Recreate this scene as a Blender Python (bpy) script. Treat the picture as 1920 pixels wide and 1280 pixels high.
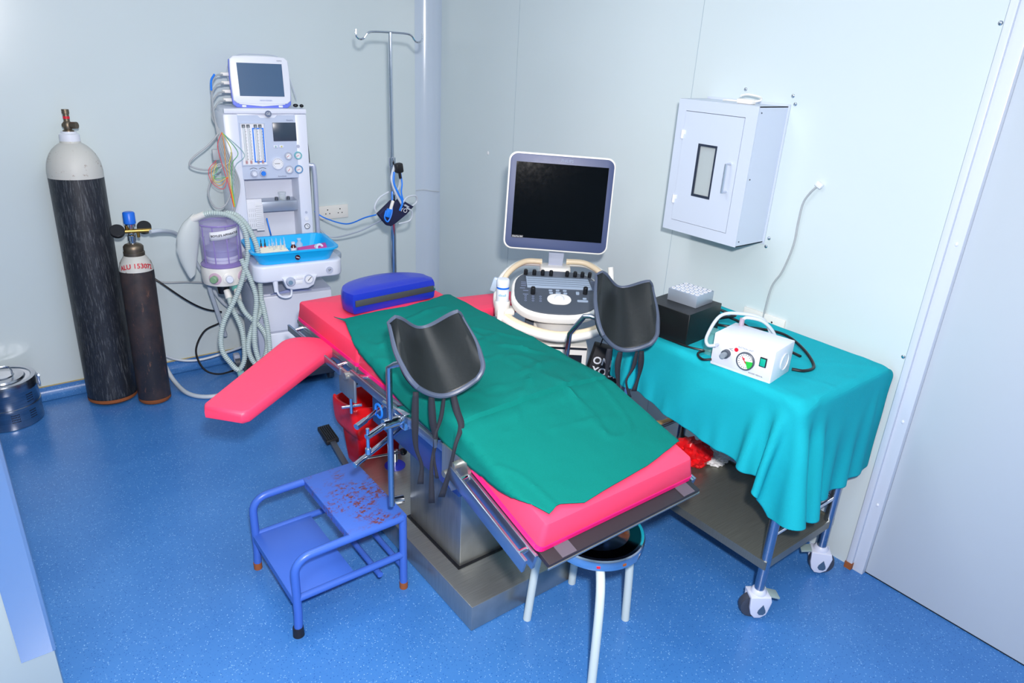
import bpy, bmesh, math, random
import numpy as np
from mathutils import Vector, Matrix, noise
random.seed(7)
for o in list(bpy.data.objects): bpy.data.objects.remove(o)
scene = bpy.context.scene
COL = scene.collection
PI = math.pi
R_ = math.radians

# ------------------------------------------------------------------ camera
cam_d = bpy.data.cameras.new('camera'); cam = bpy.data.objects.new('camera', cam_d); COL.objects.link(cam)
cam_d.sensor_width = 36; cam_d.lens = 24.462; cam_d.clip_start = .05
_r = Vector((0.79274727, -0.60754846, 0.04936237)); _u = Vector((0.19871929, 0.33415165, 0.92133236)); _f = Vector((0.57624857, 0.72057445, -0.38562941))
_m = Matrix((_r, _u, -_f)).transposed().to_4x4(); _m.translation = Vector((0, 0, 2.0)); cam.matrix_world = _m
scene.camera = cam
# ------------------------------------------------------------------ world, light, exposure
w = bpy.data.worlds.new('world'); scene.world = w; w.use_nodes = True
w.node_tree.nodes['Background'].inputs[0].default_value = (.95, .97, 1, 1); w.node_tree.nodes['Background'].inputs[1].default_value = .6
def area(name, loc, target, size, power, col=(1, 1, 1), sizey=None):
    l = bpy.data.lights.new(name, 'AREA'); l.energy = power; l.color = col; l.size = size
    if sizey: l.shape = 'RECTANGLE'; l.size_y = sizey
    o = bpy.data.objects.new(name, l); COL.objects.link(o); o.location = loc
    o.rotation_euler = (Vector(target) - Vector(loc)).to_track_quat('-Z', 'Y').to_euler(); return o
area('camera_flash', (0.02, -.12, 2.27), (1.1, 2.6, .7), .10, 80, (1.0, .945, .93))
area('ceiling_panel_light', (.9, 2.2, 2.97), (.9, 2.2, 0), 1.2, 13, (.95, .98, 1), .6)
area('ceiling_panel_light', (-.5, .3, 2.97), (-.5, .3, 0), 1.2, 15, (.95, .98, 1), .6)
scene.view_settings.view_transform = 'Standard'; scene.view_settings.look = 'None'; scene.view_settings.gamma = 1
scene.view_settings.exposure = .48

# ------------------------------------------------------------------ materials
def lin(c):
    return tuple((x / 255 / 12.92 if x / 255 <= .04045 else ((x / 255 + .055) / 1.055) ** 2.4) for x in c)
MATS = {}
def mat(name, col, rough=.5, metal=0, bump=0, bscale=60, emit=0, alpha=None, coat=0, trans=0, spec=None, ior=1.45):
    if name in MATS: return MATS[name]
    m = bpy.data.materials.new(name); m.use_nodes = True; nt = m.node_tree; b = nt.nodes['Principled BSDF']
    c = (*lin(col), 1)
    b.inputs['Base Color'].default_value = c; b.inputs['Roughness'].default_value = rough; b.inputs['Metallic'].default_value = metal
    if coat: b.inputs['Coat Weight'].default_value = coat; b.inputs['Coat Roughness'].default_value = .08
    if trans: b.inputs['Transmission Weight'].default_value = trans; b.inputs['IOR'].default_value = ior
    if spec is not None: b.inputs['Specular IOR Level'].default_value = spec
    if alpha is not None: b.inputs['Alpha'].default_value = alpha
    if emit: b.inputs['Emission Color'].default_value = c; b.inputs['Emission Strength'].default_value = emit
    # faint procedural variation on everything
    tc = nt.nodes.new('ShaderNodeTexCoord'); n = nt.nodes.new('ShaderNodeTexNoise'); n.inputs['Scale'].default_value = bscale; n.inputs['Detail'].default_value = 4
    nt.links.new(tc.outputs['Object'], n.inputs['Vector'])
    if bump:
        bp = nt.nodes.new('ShaderNodeBump'); bp.inputs['Strength'].default_value = bump; bp.inputs['Distance'].default_value = .004
        nt.links.new(n.outputs['Fac'], bp.inputs['Height']); nt.links.new(bp.outputs['Normal'], b.inputs['Normal'])
    else:
        mr = nt.nodes.new('ShaderNodeMapRange'); mr.inputs['To Min'].default_value = max(0, rough - .04); mr.inputs['To Max'].default_value = rough + .04
        nt.links.new(n.outputs['Fac'], mr.inputs['Value']); nt.links.new(mr.outputs['Result'], b.inputs['Roughness'])
    MATS[name] = m; return m
def node_mat(name, rough=.5, metal=0):
    m = bpy.data.materials.new(name); m.use_nodes = True; nt = m.node_tree; b = nt.nodes['Principled BSDF']
    b.inputs['Roughness'].default_value = rough; b.inputs['Metallic'].default_value = metal
    tc = nt.nodes.new('ShaderNodeTexCoord'); MATS[name] = m
    return m, nt, b, tc
def ramp(nt, src, stops):
    r = nt.nodes.new('ShaderNodeValToRGB'); e = r.color_ramp.elements
    while len(e) > 1: e.remove(e[0])
    e[0].position = stops[0][0]; e[0].color = (*lin(stops[0][1]), 1)
    for p, c in stops[1:]:
        k = e.new(p); k.color = (*lin(c), 1)
    nt.links.new(src, r.inputs['Fac']); return r
def mixc(nt, fac, a, b_):
    mx = nt.nodes.new('ShaderNodeMix'); mx.data_type = 'RGBA'
    nt.links.new(fac, mx.inputs[0])
    for s, i in ((a, 6), (b_, 7)):
        if isinstance(s, tuple): mx.inputs[i].default_value = (*lin(s), 1)
        else: nt.links.new(s, mx.inputs[i])
    return mx.outputs[2]
def tex(nt, tc, kind, scale, vec='Object', stretch=None, **kw):
    n = nt.nodes.new(kind); n.inputs['Scale'].default_value = scale
    for k, v in kw.items(): n.inputs[k].default_value = v
    src = tc.outputs[vec]
    if stretch:
        mp = nt.nodes.new('ShaderNodeMapping'); mp.inputs['Scale'].default_value = stretch; nt.links.new(src, mp.inputs['Vector']); src = mp.outputs['Vector']
    nt.links.new(src, n.inputs['Vector']); return n

# vinyl floor with flecks
fm, nt, b, tc = node_mat('vinyl_floor', .3)
v1 = tex(nt, tc, 'ShaderNodeTexVoronoi', 190); n1 = tex(nt, tc, 'ShaderNodeTexNoise', 3, Detail=3)
base = ramp(nt, n1.outputs['Fac'], [(.3, (60, 120, 190)), (.7, (70, 130, 199))])
sep = nt.nodes.new('ShaderNodeSeparateColor'); nt.links.new(v1.outputs['Color'], sep.inputs[0])
fl1 = ramp(nt, sep.outputs[0], [(0, (255, 255, 255)), (.09, (255, 255, 255)), (.10, (0, 0, 0))]); fl1.color_ramp.interpolation = 'CONSTANT'
fl2 = ramp(nt, sep.outputs[1], [(0, (255, 255, 255)), (.15, (255, 255, 255)), (.16, (0, 0, 0))]); fl2.color_ramp.interpolation = 'CONSTANT'
near = nt.nodes.new('ShaderNodeMath'); near.operation = 'LESS_THAN'; near.inputs[1].default_value = .38; nt.links.new(v1.outputs['Distance'], near.inputs[0])
def mul(a, b2, nt=nt):
    q = nt.nodes.new('ShaderNodeMath'); q.operation = 'MULTIPLY'; nt.links.new(a, q.inputs[0]); nt.links.new(b2, q.inputs[1]); return q.outputs[0]
c = mixc(nt, mul(fl2.outputs[0], near.outputs[0]), base.outputs[0], (38, 96, 172)); c = mixc(nt, mul(fl1.outputs[0], near.outputs[0]), c, (128, 176, 226))
nt.links.new(c, b.inputs['Base Color'])
bn = tex(nt, tc, 'ShaderNodeTexNoise', 130); bp = nt.nodes.new('ShaderNodeBump'); bp.inputs['Strength'].default_value = .12; bp.inputs['Distance'].default_value = .002
nt.links.new(bn.outputs['Fac'], bp.inputs['Height']); nt.links.new(bp.outputs['Normal'], b.inputs['Normal'])

wallm, nt, b, tc = node_mat('wall_panel_paint', .22)
n1 = tex(nt, tc, 'ShaderNodeTexNoise', .9, Detail=2); r = ramp(nt, n1.outputs['Fac'], [(.3, (209, 222, 224)), (.7, (214, 226, 228))]); nt.links.new(r.outputs[0], b.inputs['Base Color'])
bn = tex(nt, tc, 'ShaderNodeTexNoise', 2.2, Detail=1); bp = nt.nodes.new('ShaderNodeBump'); bp.inputs['Strength'].default_value = .25; bp.inputs['Distance'].default_value = .01
nt.links.new(bn.outputs['Fac'], bp.inputs['Height']); nt.links.new(bp.outputs['Normal'], b.inputs['Normal'])
b.inputs['Specular IOR Level'].default_value = .45

def worn(name, col, worncol, rough, stretch, thr, scale=14, metal=0, col2=None, patch=0):
    m, nt, b, tc = node_mat(name, rough, metal)
    a = tex(nt, tc, 'ShaderNodeTexNoise', scale, stretch=stretch, Detail=9, Roughness=.75)
    k = ramp(nt, a.outputs['Fac'], [(thr, (0, 0, 0)), (thr + .07, (255, 255, 255))])
    if col2:
        a2 = tex(nt, tc, 'ShaderNodeTexNoise', 5, Detail=5, Roughness=.7); cc = ramp(nt, a2.outputs['Fac'], [(.42, col), (.66, col2)]).outputs[0]
    else: cc = col
    kf = k.outputs[0]
    if patch:
        pn_ = tex(nt, tc, 'ShaderNodeTexNoise', patch, Detail=3); kf = mul(k.outputs[0], ramp(nt, pn_.outputs['Fac'], [(.42, (0, 0, 0)), (.54, (255, 255, 255))]).outputs[0], nt)
    nt.links.new(mixc(nt, kf, cc, worncol), b.inputs['Base Color'])
    bp = nt.nodes.new('ShaderNodeBump'); bp.inputs['Strength'].default_value = .2; bp.inputs['Distance'].default_value = .002
    nt.links.new(a.outputs['Fac'], bp.inputs['Height']); nt.links.new(bp.outputs['Normal'], b.inputs['Normal'])
    return m
cyl_black = worn('scratched_black_paint', (34, 38, 46), (88, 92, 97), .46, (22, 22, 1.3), .53, 9)
cyl_white = worn('rusty_white_paint', (206, 206, 200), (130, 96, 70), .5, (1, 1, 1), .585, 26)
cyl_rust = worn('rusted_black_steel', (44, 43, 48), (110, 80, 68), .5, (6, 6, 1.6), .585, 9, col2=(72, 58, 56))
step_top = worn('chipped_blue_tread', (66, 108, 200), (108, 58, 56), .42, (1, 1.3, 1), .50, 50, patch=7)
step_blue = worn('chipped_blue_paint', (64, 106, 200), (112, 62, 62), .35, (1, 1, 1), .64, 14)
def steel(name, col, rough, scale=(1, 60, 1), metal=1):
    m, nt, b, tc = node_mat(name, rough, metal)
    a = tex(nt, tc, 'ShaderNodeTexNoise', 8, stretch=scale, Detail=5); r = ramp(nt, a.outputs['Fac'], [(.3, tuple(int(x * .86) for x in col)), (.7, col)])
    nt.links.new(r.outputs[0], b.inputs['Base Color'])
    mr = nt.nodes.new('ShaderNodeMapRange'); mr.inputs['To Min'].default_value = rough * .8; mr.inputs['To Max'].default_value = rough * 1.25
    nt.links.new(a.outputs['Fac'], mr.inputs['Value']); nt.links.new(mr.outputs['Result'], b.inputs['Roughness']); return m
ssteel = steel('brushed_stainless', (186, 188, 184), .36, metal=.85)
shelfsteel = steel('dull_shelf_steel', (150, 152, 142), .36, metal=.72)
chrome = mat('chrome', (215, 220, 228), .1, 1)
rodsteel = mat('rod_steel', (176, 184, 198), .26, 1)
seatsteel = mat('dark_polished_seat', (60, 62, 66), .12, 1)
white = mat('white_enamel', (232, 236, 246), .3)
whitep = mat('white_plastic', (228, 233, 246), .35)
offw = mat('offwhite_plastic', (236, 234, 228), .35)
cream = mat('cream_plastic', (232, 214, 184), .4)
greyp = mat('grey_panel_plastic', (196, 208, 230), .4)
grey2 = mat('cart_grey', (186, 194, 214), .35)
dgrey = mat('dark_grey_plastic', (72, 80, 92), .4)
slate = mat('slate_blue_bezel', (64, 76, 114), .38)
black = mat('black_plastic', (22, 23, 27), .35)
blackr = mat('black_rubber', (26, 28, 34), .55)
screen = mat('dark_glass_screen', (4, 7, 11), .1, spec=.12)
screen2 = mat('blue_grey_screen', (76, 104, 136), .2)
screen3 = mat('grey_screen', (60, 74, 90), .25)
keys = mat('light_grey_keys', (150, 166, 186), .45)
pink = mat('pink_vinyl', (242, 58, 94), .5, bump=.12, bscale=90)
pinkb = mat('hot_pink_vinyl', (246, 66, 104), .45, bump=.1, bscale=90)
green = mat('green_cotton', (2, 116, 107), .85, bump=.35, bscale=420, spec=.15)
teal = mat('teal_cotton', (24, 172, 186), .85, bump=.35, bscale=420, spec=.15)
padblue = mat('royal_blue_vinyl', (30, 48, 176), .3, bump=.15, bscale=45)
zipm = mat('olive_zip_tape', (58, 62, 66), .7)
leather = mat('black_cup_leather', (26, 31, 33), .4, spec=.35, bump=.12, bscale=60)
piping = mat('slate_piping', (74, 84, 104), .45)
strapm = mat('dark_webbing', (28, 31, 42), .8)
redbin = mat('red_bin_plastic', (206, 10, 22), .3)
redbag = mat('red_bag_film', (238, 22, 30), .35, bump=.5, bscale=25)
ivory = mat('ivory_leg_paint', (206, 220, 218), .32)
bluetray = mat('sky_blue_plastic', (22, 184, 250), .3)
purple = mat('violet_clear_acrylic', (190, 174, 232), .08, trans=.0, alpha=.3)
purpled = mat('violet_rim', (150, 130, 200), .2, alpha=.75)
tubem = mat('corrugated_grey_tube', (192, 208, 206), .35, alpha=.93)
hosem = mat('pale_grey_hose', (196, 206, 216), .4)
bagm = mat('grey_rubber_bag', (196, 204, 204), .5)
brass = mat('aged_brass', (176, 140, 72), .3, 1)
bronze = mat('tarnished_bronze', (128, 116, 100), .45, .9)
blueknob = mat('blue_knob', (28, 112, 226), .35)
redp = mat('red_paint', (220, 20, 50), .4)
redtxt = mat('red_lettering', (206, 16, 50), .5)
bluecable = mat('blue_cable', (34, 130, 240), .4)
greycable = mat('grey_cable', (170, 176, 180), .45)
orangec = mat('orange_wire', (245, 150, 40), .4); yellowc = mat('yellow_wire', (225, 215, 70), .4); greenc = mat('green_wire', (90, 180, 100), .4); redc = mat('red_wire', (230, 70, 80), .4)
navy = mat('navy_cuff_fabric', (22, 28, 66), .75)
glass = mat('clear_glass', (235, 245, 248), .05, alpha=.35)
paleg = mat('pale_green_grey', (150, 190, 190), .4)
paper = mat('paper', (232, 234, 240), .8)
inkm = mat('dark_ink', (60, 66, 80), .6)
greytxt = mat('grey_lettering', (120, 132, 160), .5)
whitetxt = mat('white_lettering', (225, 228, 232), .5)
brown = mat('amber_glass', (86, 24, 16), .15)
magenta = mat('magenta_packet', (206, 70, 160), .4)
alu = mat('machined_aluminium', (176, 186, 200), .35, .55)
dialw = mat('white_dial', (238, 240, 244), .4)
greenp = mat('green_mark', (40, 190, 70), .5)
teals = mat('teal_switch', (16, 176, 150), .3)
orangel = mat('orange_led', (255, 130, 30), .4, emit=1.5)
rustm = mat('rust', (150, 84, 44), .8)
violet = mat('periwinkle_trim', (110, 128, 232), .35)
tan = mat('tan_gauze', (196, 160, 110), .8)
tissue = mat('white_tissue', (236, 238, 240), .85)
doorm = mat('door_paint', (196, 206, 214), .3)
framem = mat('door_frame_paint', (212, 220, 232), .3)
cabm = mat('cabinet_paint', (204, 214, 230), .35)
gasket = mat('dark_gasket', (40, 50, 68), .5)
silvers = mat('silver_arm', (196, 204, 226), .3, .3)
caulk = mat('ochre_caulk', (196, 176, 120), .6)
seam = mat('seam_line', (176, 192, 200), .5)

# ------------------------------------------------------------------ mesh helpers
ROOTM = {}
def catmull(pts, n=8):
    pts = [Vector(p) for p in pts]
    if len(pts) < 3: return pts
    P = [pts[0] * 2 - pts[1]] + pts + [pts[-1] * 2 - pts[-2]]; out = []
    for i in range(1, len(P) - 2):
        a, b_, c_, d = P[i - 1:i + 3]
        for k in range(n):
            t = k / n
            out.append(.5 * ((2 * b_) + (-a + c_) * t + (2 * a - 5 * b_ + 4 * c_ - d) * t * t + (-a + 3 * b_ - 3 * c_ + d) * t ** 3))
    out.append(pts[-1]); return out
def rrect(w_, h, r, n=5, cx=0, cy=0):
    r = min(r, w_ / 2 - 1e-5, h / 2 - 1e-5); o = []
    for sx, sy, a0 in ((1, 1, 0), (-1, 1, 90), (-1, -1, 180), (1, -1, 270)):
        for k in range(n + 1):
            a = R_(a0 + 90 * k / n); o.append((cx + sx * (w_ / 2 - r) + r * math.cos(a), cy + sy * (h / 2 - r) + r * math.sin(a)))
    return o
class MB:
    def __init__(s, M=None): s.bm = bmesh.new(); s.M = M or Matrix()
    def _v(s, p): return s.bm.verts.new(s.M @ Vector(p))
    def _f(s, vs, smooth=False):
        try:
            f = s.bm.faces.new(vs); f.smooth = smooth; return f
        except ValueError: return None
    def at(s, M): s.M = M; return s
    def box(s, c, d, bev=0, rot=None, seg=2):
        M = Matrix.Translation(c)
        if rot: M = M @ Matrix.Rotation(rot[2], 4, 'Z') @ Matrix.Rotation(rot[1], 4, 'Y') @ Matrix.Rotation(rot[0], 4, 'X')
        t = bmesh.new(); bmesh.ops.create_cube(t, size=1); bmesh.ops.scale(t, vec=d, verts=t.verts)
        if bev: bmesh.ops.bevel(t, geom=list(t.edges), offset=min(bev, min(d) * .49), segments=seg, profile=.5, affect='EDGES')
        s.merge(t, M, bool(bev)); return s
    def bx(s, x0, x1, y0, y1, z0, z1, bev=0): return s.box(((x0 + x1) / 2, (y0 + y1) / 2, (z0 + z1) / 2), (abs(x1 - x0), abs(y1 - y0), abs(z1 - z0)), bev)
    def merge(s, t, M=Matrix(), smooth=False):
        mp = {}
        for v in t.verts: mp[v] = s.bm.verts.new(s.M @ (M @ v.co))
        for f in t.faces: s._f([mp[v] for v in f.verts], smooth and True)
        t.free()
    def prism(s, poly, z0, z1, bev=0, axis='Z', taper=None):
        """poly in 2D; axis Z: (x,y); Y: (x,z) extruded along y; X: (y,z) extruded along x"""
        t = bmesh.new(); n = len(poly)
        g = {'Z': lambda p, z: (p[0], p[1], z), 'Y': lambda p, z: (p[0], z, p[1]), 'X': lambda p, z: (z, p[0], p[1])}[axis]
        if taper:
            cx = sum(p[0] for p in poly) / n; cy = sum(p[1] for p in poly) / n; p2 = [(cx + (p[0] - cx) * taper, cy + (p[1] - cy) * taper) for p in poly]
        else: p2 = poly
        a = [t.verts.new(g(p, z0)) for p in poly]; b_ = [t.verts.new(g(p, z1)) for p in p2]
        t.faces.new(a[::-1]); t.faces.new(b_)
        for i in range(n): t.faces.new((a[i], a[(i + 1) % n], b_[(i + 1) % n], b_[i]))
        bmesh.ops.recalc_face_normals(t, faces=t.faces)
        if bev:
            caps = [e for e in t.edges if any(len(f.verts) == n for f in e.link_faces)]
            bmesh.ops.bevel(t, geom=caps, offset=bev, segments=3, profile=.5, affect='EDGES')
        s.merge(t, Matrix(), bool(bev)); return s
    def frame(s, outer, inner, z0, z1, axis='Z'):
        g = {'Z': lambda p, z: (p[0], p[1], z), 'Y': lambda p, z: (p[0], z, p[1]), 'X': lambda p, z: (z, p[0], p[1])}[axis]
        n = len(outer); L = [[s._v(g(p, z)) for p in poly] for poly, z in ((outer, z0), (outer, z1), (inner, z1), (inner, z0))]
        for q in range(4):
            for i in range(n): s._f((L[q][i], L[q][(i + 1) % n], L[(q + 1) % 4][(i + 1) % n], L[(q + 1) % 4][i]))
        return s
    def tube(s, pts, r, seg=10, smooth=None, caps=True, flat=None):
        pts = catmull(pts, smooth) if smooth else [Vector(p) for p in pts]
        n = len(pts); rs = r if isinstance(r, (list, tuple)) else None
        T = (pts[1] - pts[0]).normalized(); up = Vector((0, 0, 1)) if abs(T.z) < .9 else Vector((1, 0, 0))
        N = T.cross(up).normalized(); rings = []
        for i, p in enumerate(pts):
            t2 = (pts[min(i + 1, n - 1)] - pts[max(i - 1, 0)])
            if t2.length > 1e-9:
                t2.normalize(); q = T.rotation_difference(t2); N = q @ N; T = t2
            B = T.cross(N).normalized(); N = B.cross(T).normalized()
            rr = (rs[min(len(rs) - 1, int(i * len(rs) / n))] if rs else (r(i / (n - 1)) if callable(r) else r))
            fa, fb = (flat if flat else (1, 1))
            rings.append([s._v(p + (N * math.cos(2 * PI * k / seg) * fa + B * math.sin(2 * PI * k / seg) * fb) * rr) for k in range(seg)])
        for a, b_ in zip(rings, rings[1:]):
            for k in range(seg): s._f((a[k], a[(k + 1) % seg], b_[(k + 1) % seg], b_[k]), True)
        if caps: s._f(rings[0][::-1]); s._f(rings[-1])
        return s
    def cyl(s, p0, p1, r, r1=None, seg=24, smooth=True):
        p0 = Vector(p0); p1 = Vector(p1); T = (p1 - p0).normalized(); up = Vector((0, 0, 1)) if abs(T.z) < .9 else Vector((1, 0, 0))
        N = T.cross(up).normalized(); B = T.cross(N); r1 = r if r1 is None else r1
        a = [s._v(p0 + (N * math.cos(2 * PI * k / seg) + B * math.sin(2 * PI * k / seg)) * r) for k in range(seg)]
        b_ = [s._v(p1 + (N * math.cos(2 * PI * k / seg) + B * math.sin(2 * PI * k / seg)) * r1) for k in range(seg)]
        for k in range(seg): s._f((a[k], a[(k + 1) % seg], b_[(k + 1) % seg], b_[k]), smooth)
        s._f(a[::-1]); s._f(b_); return s
    def lathe(s, prof, c=(0, 0, 0), seg=40, M=None, caps=True):
        M = M or Matrix.Translation(c); rings = []
        for r, z in prof: rings.append([s._v(M @ Vector((r * math.cos(2 * PI * k / seg), r * math.sin(2 * PI * k / seg), z))) for k in range(seg)])
        for a, b_ in zip(rings, rings[1:]):
            for k in range(seg): s._f((a[k], a[(k + 1) % seg], b_[(k + 1) % seg], b_[k]), True)
        if caps: s._f(rings[0][::-1]); s._f(rings[-1])
        return s
    def ball(s, c, r, sc=(1, 1, 1), seg=16):
        t = bmesh.new(); bmesh.ops.create_uvsphere(t, u_segments=seg, v_segments=seg // 2 + 2, radius=r); bmesh.ops.scale(t, vec=sc, verts=t.verts); s.merge(t, Matrix.Translation(c), True); return s
    def grid(s, P, smooth=True, thick=0):
        V = [[s._v(p) for p in row] for row in P]
        for i in range(len(V) - 1):
            for j in range(len(V[0]) - 1): s._f((V[i][j], V[i][j + 1], V[i + 1][j + 1], V[i + 1][j]), smooth)
        return s
    def loft(s, rings, smooth=True, caps=True):
        L = [[s._v(p) for p in r] for r in rings]; n = len(L[0])
        for a, b_ in zip(L, L[1:]):
            for k in range(n): s._f((a[k], a[(k + 1) % n], b_[(k + 1) % n], b_[k]), smooth)
        if caps: s._f(L[0][::-1]); s._f(L[-1])
        return s
    def build(s, name, m, parent=None, world=False, mods=None, auto=True):
        me = bpy.data.meshes.new(name); bm = s.bm
        if world and parent is not None: bmesh.ops.transform(bm, matrix=ROOTM[parent.name].inverted(), verts=bm.verts)
        bmesh.ops.recalc_face_normals(bm, faces=bm.faces)
        if auto:
            bm.normal_update()
            for e in bm.edges:
                if len(e.link_faces) == 2 and e.calc_face_angle(0) > .7: e.smooth = False
        bm.to_mesh(me); bm.free(); me.materials.append(m)
        o = bpy.data.objects.new(name, me); COL.objects.link(o)
        if parent is not None:
            o.parent = parent; ROOTM[o.name] = ROOTM[parent.name]
        else: ROOTM[o.name] = Matrix()
        for md in (mods or []):
            k = o.modifiers.new(md[0].lower(), md[0])
            for a, v in md[1].items(): setattr(k, a, v)
        return o
def tag(o, label=None, cat=None, group=None, kind=None):
    if label: o['label'] = label
    if cat: o['category'] = cat
    if group: o['group'] = group
    if kind: o['kind'] = kind
    return o
def thing(name, label, cat, loc=(0, 0, 0), rz=0, group=None):
    o = bpy.data.objects.new(name, None); COL.objects.link(o); o.location = loc; o.rotation_euler = (0, 0, rz); o.empty_display_size = .05
    ROOTM[o.name] = Matrix.Translation(loc) @ Matrix.Rotation(rz, 4, 'Z')
    return tag(o, label, cat, group)
def copy_tree(o, parent=None):
    c_ = o.copy(); COL.objects.link(c_)
    if parent is not None: c_.parent = parent
    ROOTM[c_.name] = ROOTM.get(o.name, Matrix())
    for ch in list(o.children): copy_tree(ch, c_)
    return c_
def mesh1(name, mb, m, label, cat, group=None, mods=None):
    return tag(mb.build(name, m, None, mods=mods), label, cat, group)
def struct(name, mb, m, parent=None):
    o = mb.build(name, m, parent)
    if parent is None: o['kind'] = 'structure'
    return o
def text(s, size, M, m, name, parent, world=False, bend=None, bold=0.0):
    cu = bpy.data.curves.new('t', 'FONT'); cu.body = s; cu.size = size; cu.align_x = 'CENTER'; cu.align_y = 'CENTER'; cu.extrude = .0004; cu.offset = bold; cu.resolution_u = 3
    ob = bpy.data.objects.new('t', cu); COL.objects.link(ob); dg = bpy.context.evaluated_depsgraph_get()
    me = bpy.data.meshes.new_from_object(ob.evaluated_get(dg)); bpy.data.objects.remove(ob); bpy.data.curves.remove(cu)
    t = bmesh.new(); t.from_mesh(me); bpy.data.meshes.remove(me)
    if bend:
        for v in t.verts:
            a = v.co.x / bend; rr = bend + v.co.z; v.co = Vector((rr * math.sin(a), v.co.y, rr * math.cos(a) - bend))
    mb = MB(); mb.merge(t, M); return mb.build(name, m, parent, world=world, auto=False)
# text frames: local x = reading direction, y = up, z = out of the surface
def TM(o, x, y):
    x = Vector(x).normalized(); y = Vector(y); y = (y - x * y.dot(x)).normalized(); z = x.cross(y)
    M = Matrix((x, y, z)).transposed().to_4x4(); M.translation = Vector(o); return M

# ================================================================== THE ROOM
WX, WY, ZC = 2.725, 4.47, 3.0
struct('floor', MB().bx(-2.2, WX + .3, -2.0, WY + .1, -.06, 0), fm)
struct('ceiling', MB().bx(-2.2, WX + .3, -2.0, WY + .1, ZC, ZC + .06), mat('ceiling_paint', (232, 236, 238), .6))
wb = struct('wall_back', MB().bx(-2.2, WX + .1, WY, WY + .08, 0, ZC), wallm)
for x in (-.9, 2.62): MB().bx(x - .0012, x + .0012, WY - .0012, WY + .001, .05, ZC).build('seam', seam, wb)
wr = struct('wall_right', MB().bx(WX, WX + .08, .975, WY + .08, 0, ZC).bx(WX, WX + .08, -2.0, -.35, 0, ZC).bx(WX, WX + .08, -.35, .975, 2.75, ZC), wallm)
for y in (3.50, 2.184): MB().bx(WX - .0012, WX + .001, y - .0014, y + .0014, .02, ZC).build('seam', seam, wr)
for (y, z) in ((.995, 2.157), (.995, .988), (1.90, 1.895), (1.672, 1.885), (1.655, 1.855), (1.655, 1.30), (1.662, 1.262)):
    MB().ball((WX - .001, y, z), .008, (.5, 1, 1), 10).build('screw', chrome, wr)
MB().ball((WX, 3.7617, 1.376), .011, (.3, 1, 1.2), 8).build('wall_plug', mat('filler', (236, 238, 238), .8), wr)
struct('wall_left', MB().bx(-2.28, -2.2, -2.0, WY + .1, 0, ZC), wallm)
struct('wall_front', MB().bx(-2.2, WX + .3, -2.08, -2.0, 0, ZC), wallm)
# coved corner profile: quarter-round between the two walls
cv = MB(); prof = []
r = .13
for k in range(13):
    a = PI / 2 * k / 12; prof.append((WX - r + r * math.sin(a) - .001, WY - r + r * math.cos(a) - .001))
prof += [(WX + .001, WY - r), (WX + .001, WY + .001), (WX - r, WY + .001)]
cv.loft([[(x, y, .0) for x, y in prof], [(x, y, ZC) for x, y in prof]])
struct('trim_1', cv, mat('corner_profile', (200, 214, 228), .2))
cv = MB()
for dx in (0,): cv.tube([(WX - .128, WY - .006, 1.02), (WX - .075, WY - .022, 1.024), (WX - .028, WY - .07, 1.02), (WX - .006, WY - .125, 1.024)], .003, 6, smooth=4)
struct('trim_2', cv, mat('sealant', (196, 202, 206), .7))
# coved vinyl skirting
def cove(pts_wall, nrm, name):
    mb = MB(); rr = .055; (x0, y0), (x1, y1) = pts_wall
    rows = []
    for (x, y) in ((x0, y0), (x1, y1)):
        row = [Vector((x, y, rr + .012)) + Vector(nrm) * .004]
        for k in range(9):
            a = PI / 2 * k / 8; row.append(Vector((x, y, 0)) + Vector(nrm) * (.004 + rr * (1 - math.cos(a))) + Vector((0, 0, .003 + rr * (1 - math.sin(a)))))
        row.append(Vector((x, y, .001)) + Vector(nrm) * .006); rows.append(row)
    L = rows; V = [[mb._v(p) for p in rw] for rw in L]
    for k in range(len(V[0]) - 1): mb._f((V[0][k], V[0][k + 1], V[1][k + 1], V[1][k]), True)
    return struct(name, mb, fm)
bb = cove([(-2.2, WY), (WX - .1, WY)], (0, -1, 0), 'baseboard_back')
MB().bx(-2.2, WX - .1, WY - .007, WY + .001, .066, .071).build('sealant_line', caulk, bb)
cove([(WX, 1.35), (WX, WY - .1)], (-1, 0, 0), 'baseboard_right')
# door in the right wall
dr = struct('door_1', MB().bx(WX + .012, WX + .055, -.35, .905, .006, 2.72, .003), doorm)
fr = MB().bx(WX - .014, WX + .05, .905, .972, 0, 2.75, .003).bx(WX - .03, WX - .008, .950, .975, 0, 2.75, .002).bx(WX - .014, WX + .05, -.42, -.352, 0, 2.75, .003).bx(WX - .014, WX + .05, -.352, .905, 2.722, 2.78, .003)
fr.build('door_frame', framem, dr)
for z in (1.45, .74, .35): MB().ball((WX - .016, .925, z), .006, (.5, 1, 1.3), 8).build('frame_cap', white, dr)
MB().bx(WX - .033, WX - .006, .948, .978, .004, .035).build('rusty_foot', rustm, dr)
MB().bx(WX + .014, WX + .05, -.35, .905, .001, .006).build('bottom_gap', black, dr)
# glossy wall end with steel corner guard, close on the left
struct('trim_3', MB().bx(-1.6, -.068, 2.0, 2.08, 0, ZC, .004), mat('white_gloss_panel', (176, 190, 190), .16))
struct('trim_4', MB().prism([(-.150, 1.9985), (-.150, 1.997), (-.072, 1.997), (-.064, 2.001), (-.063, 2.045), (-.067, 2.045), (-.067, 2.003), (-.072, 2.0)], .30, ZC), mat('guard_steel', (206, 212, 220), .22, .9))

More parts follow.
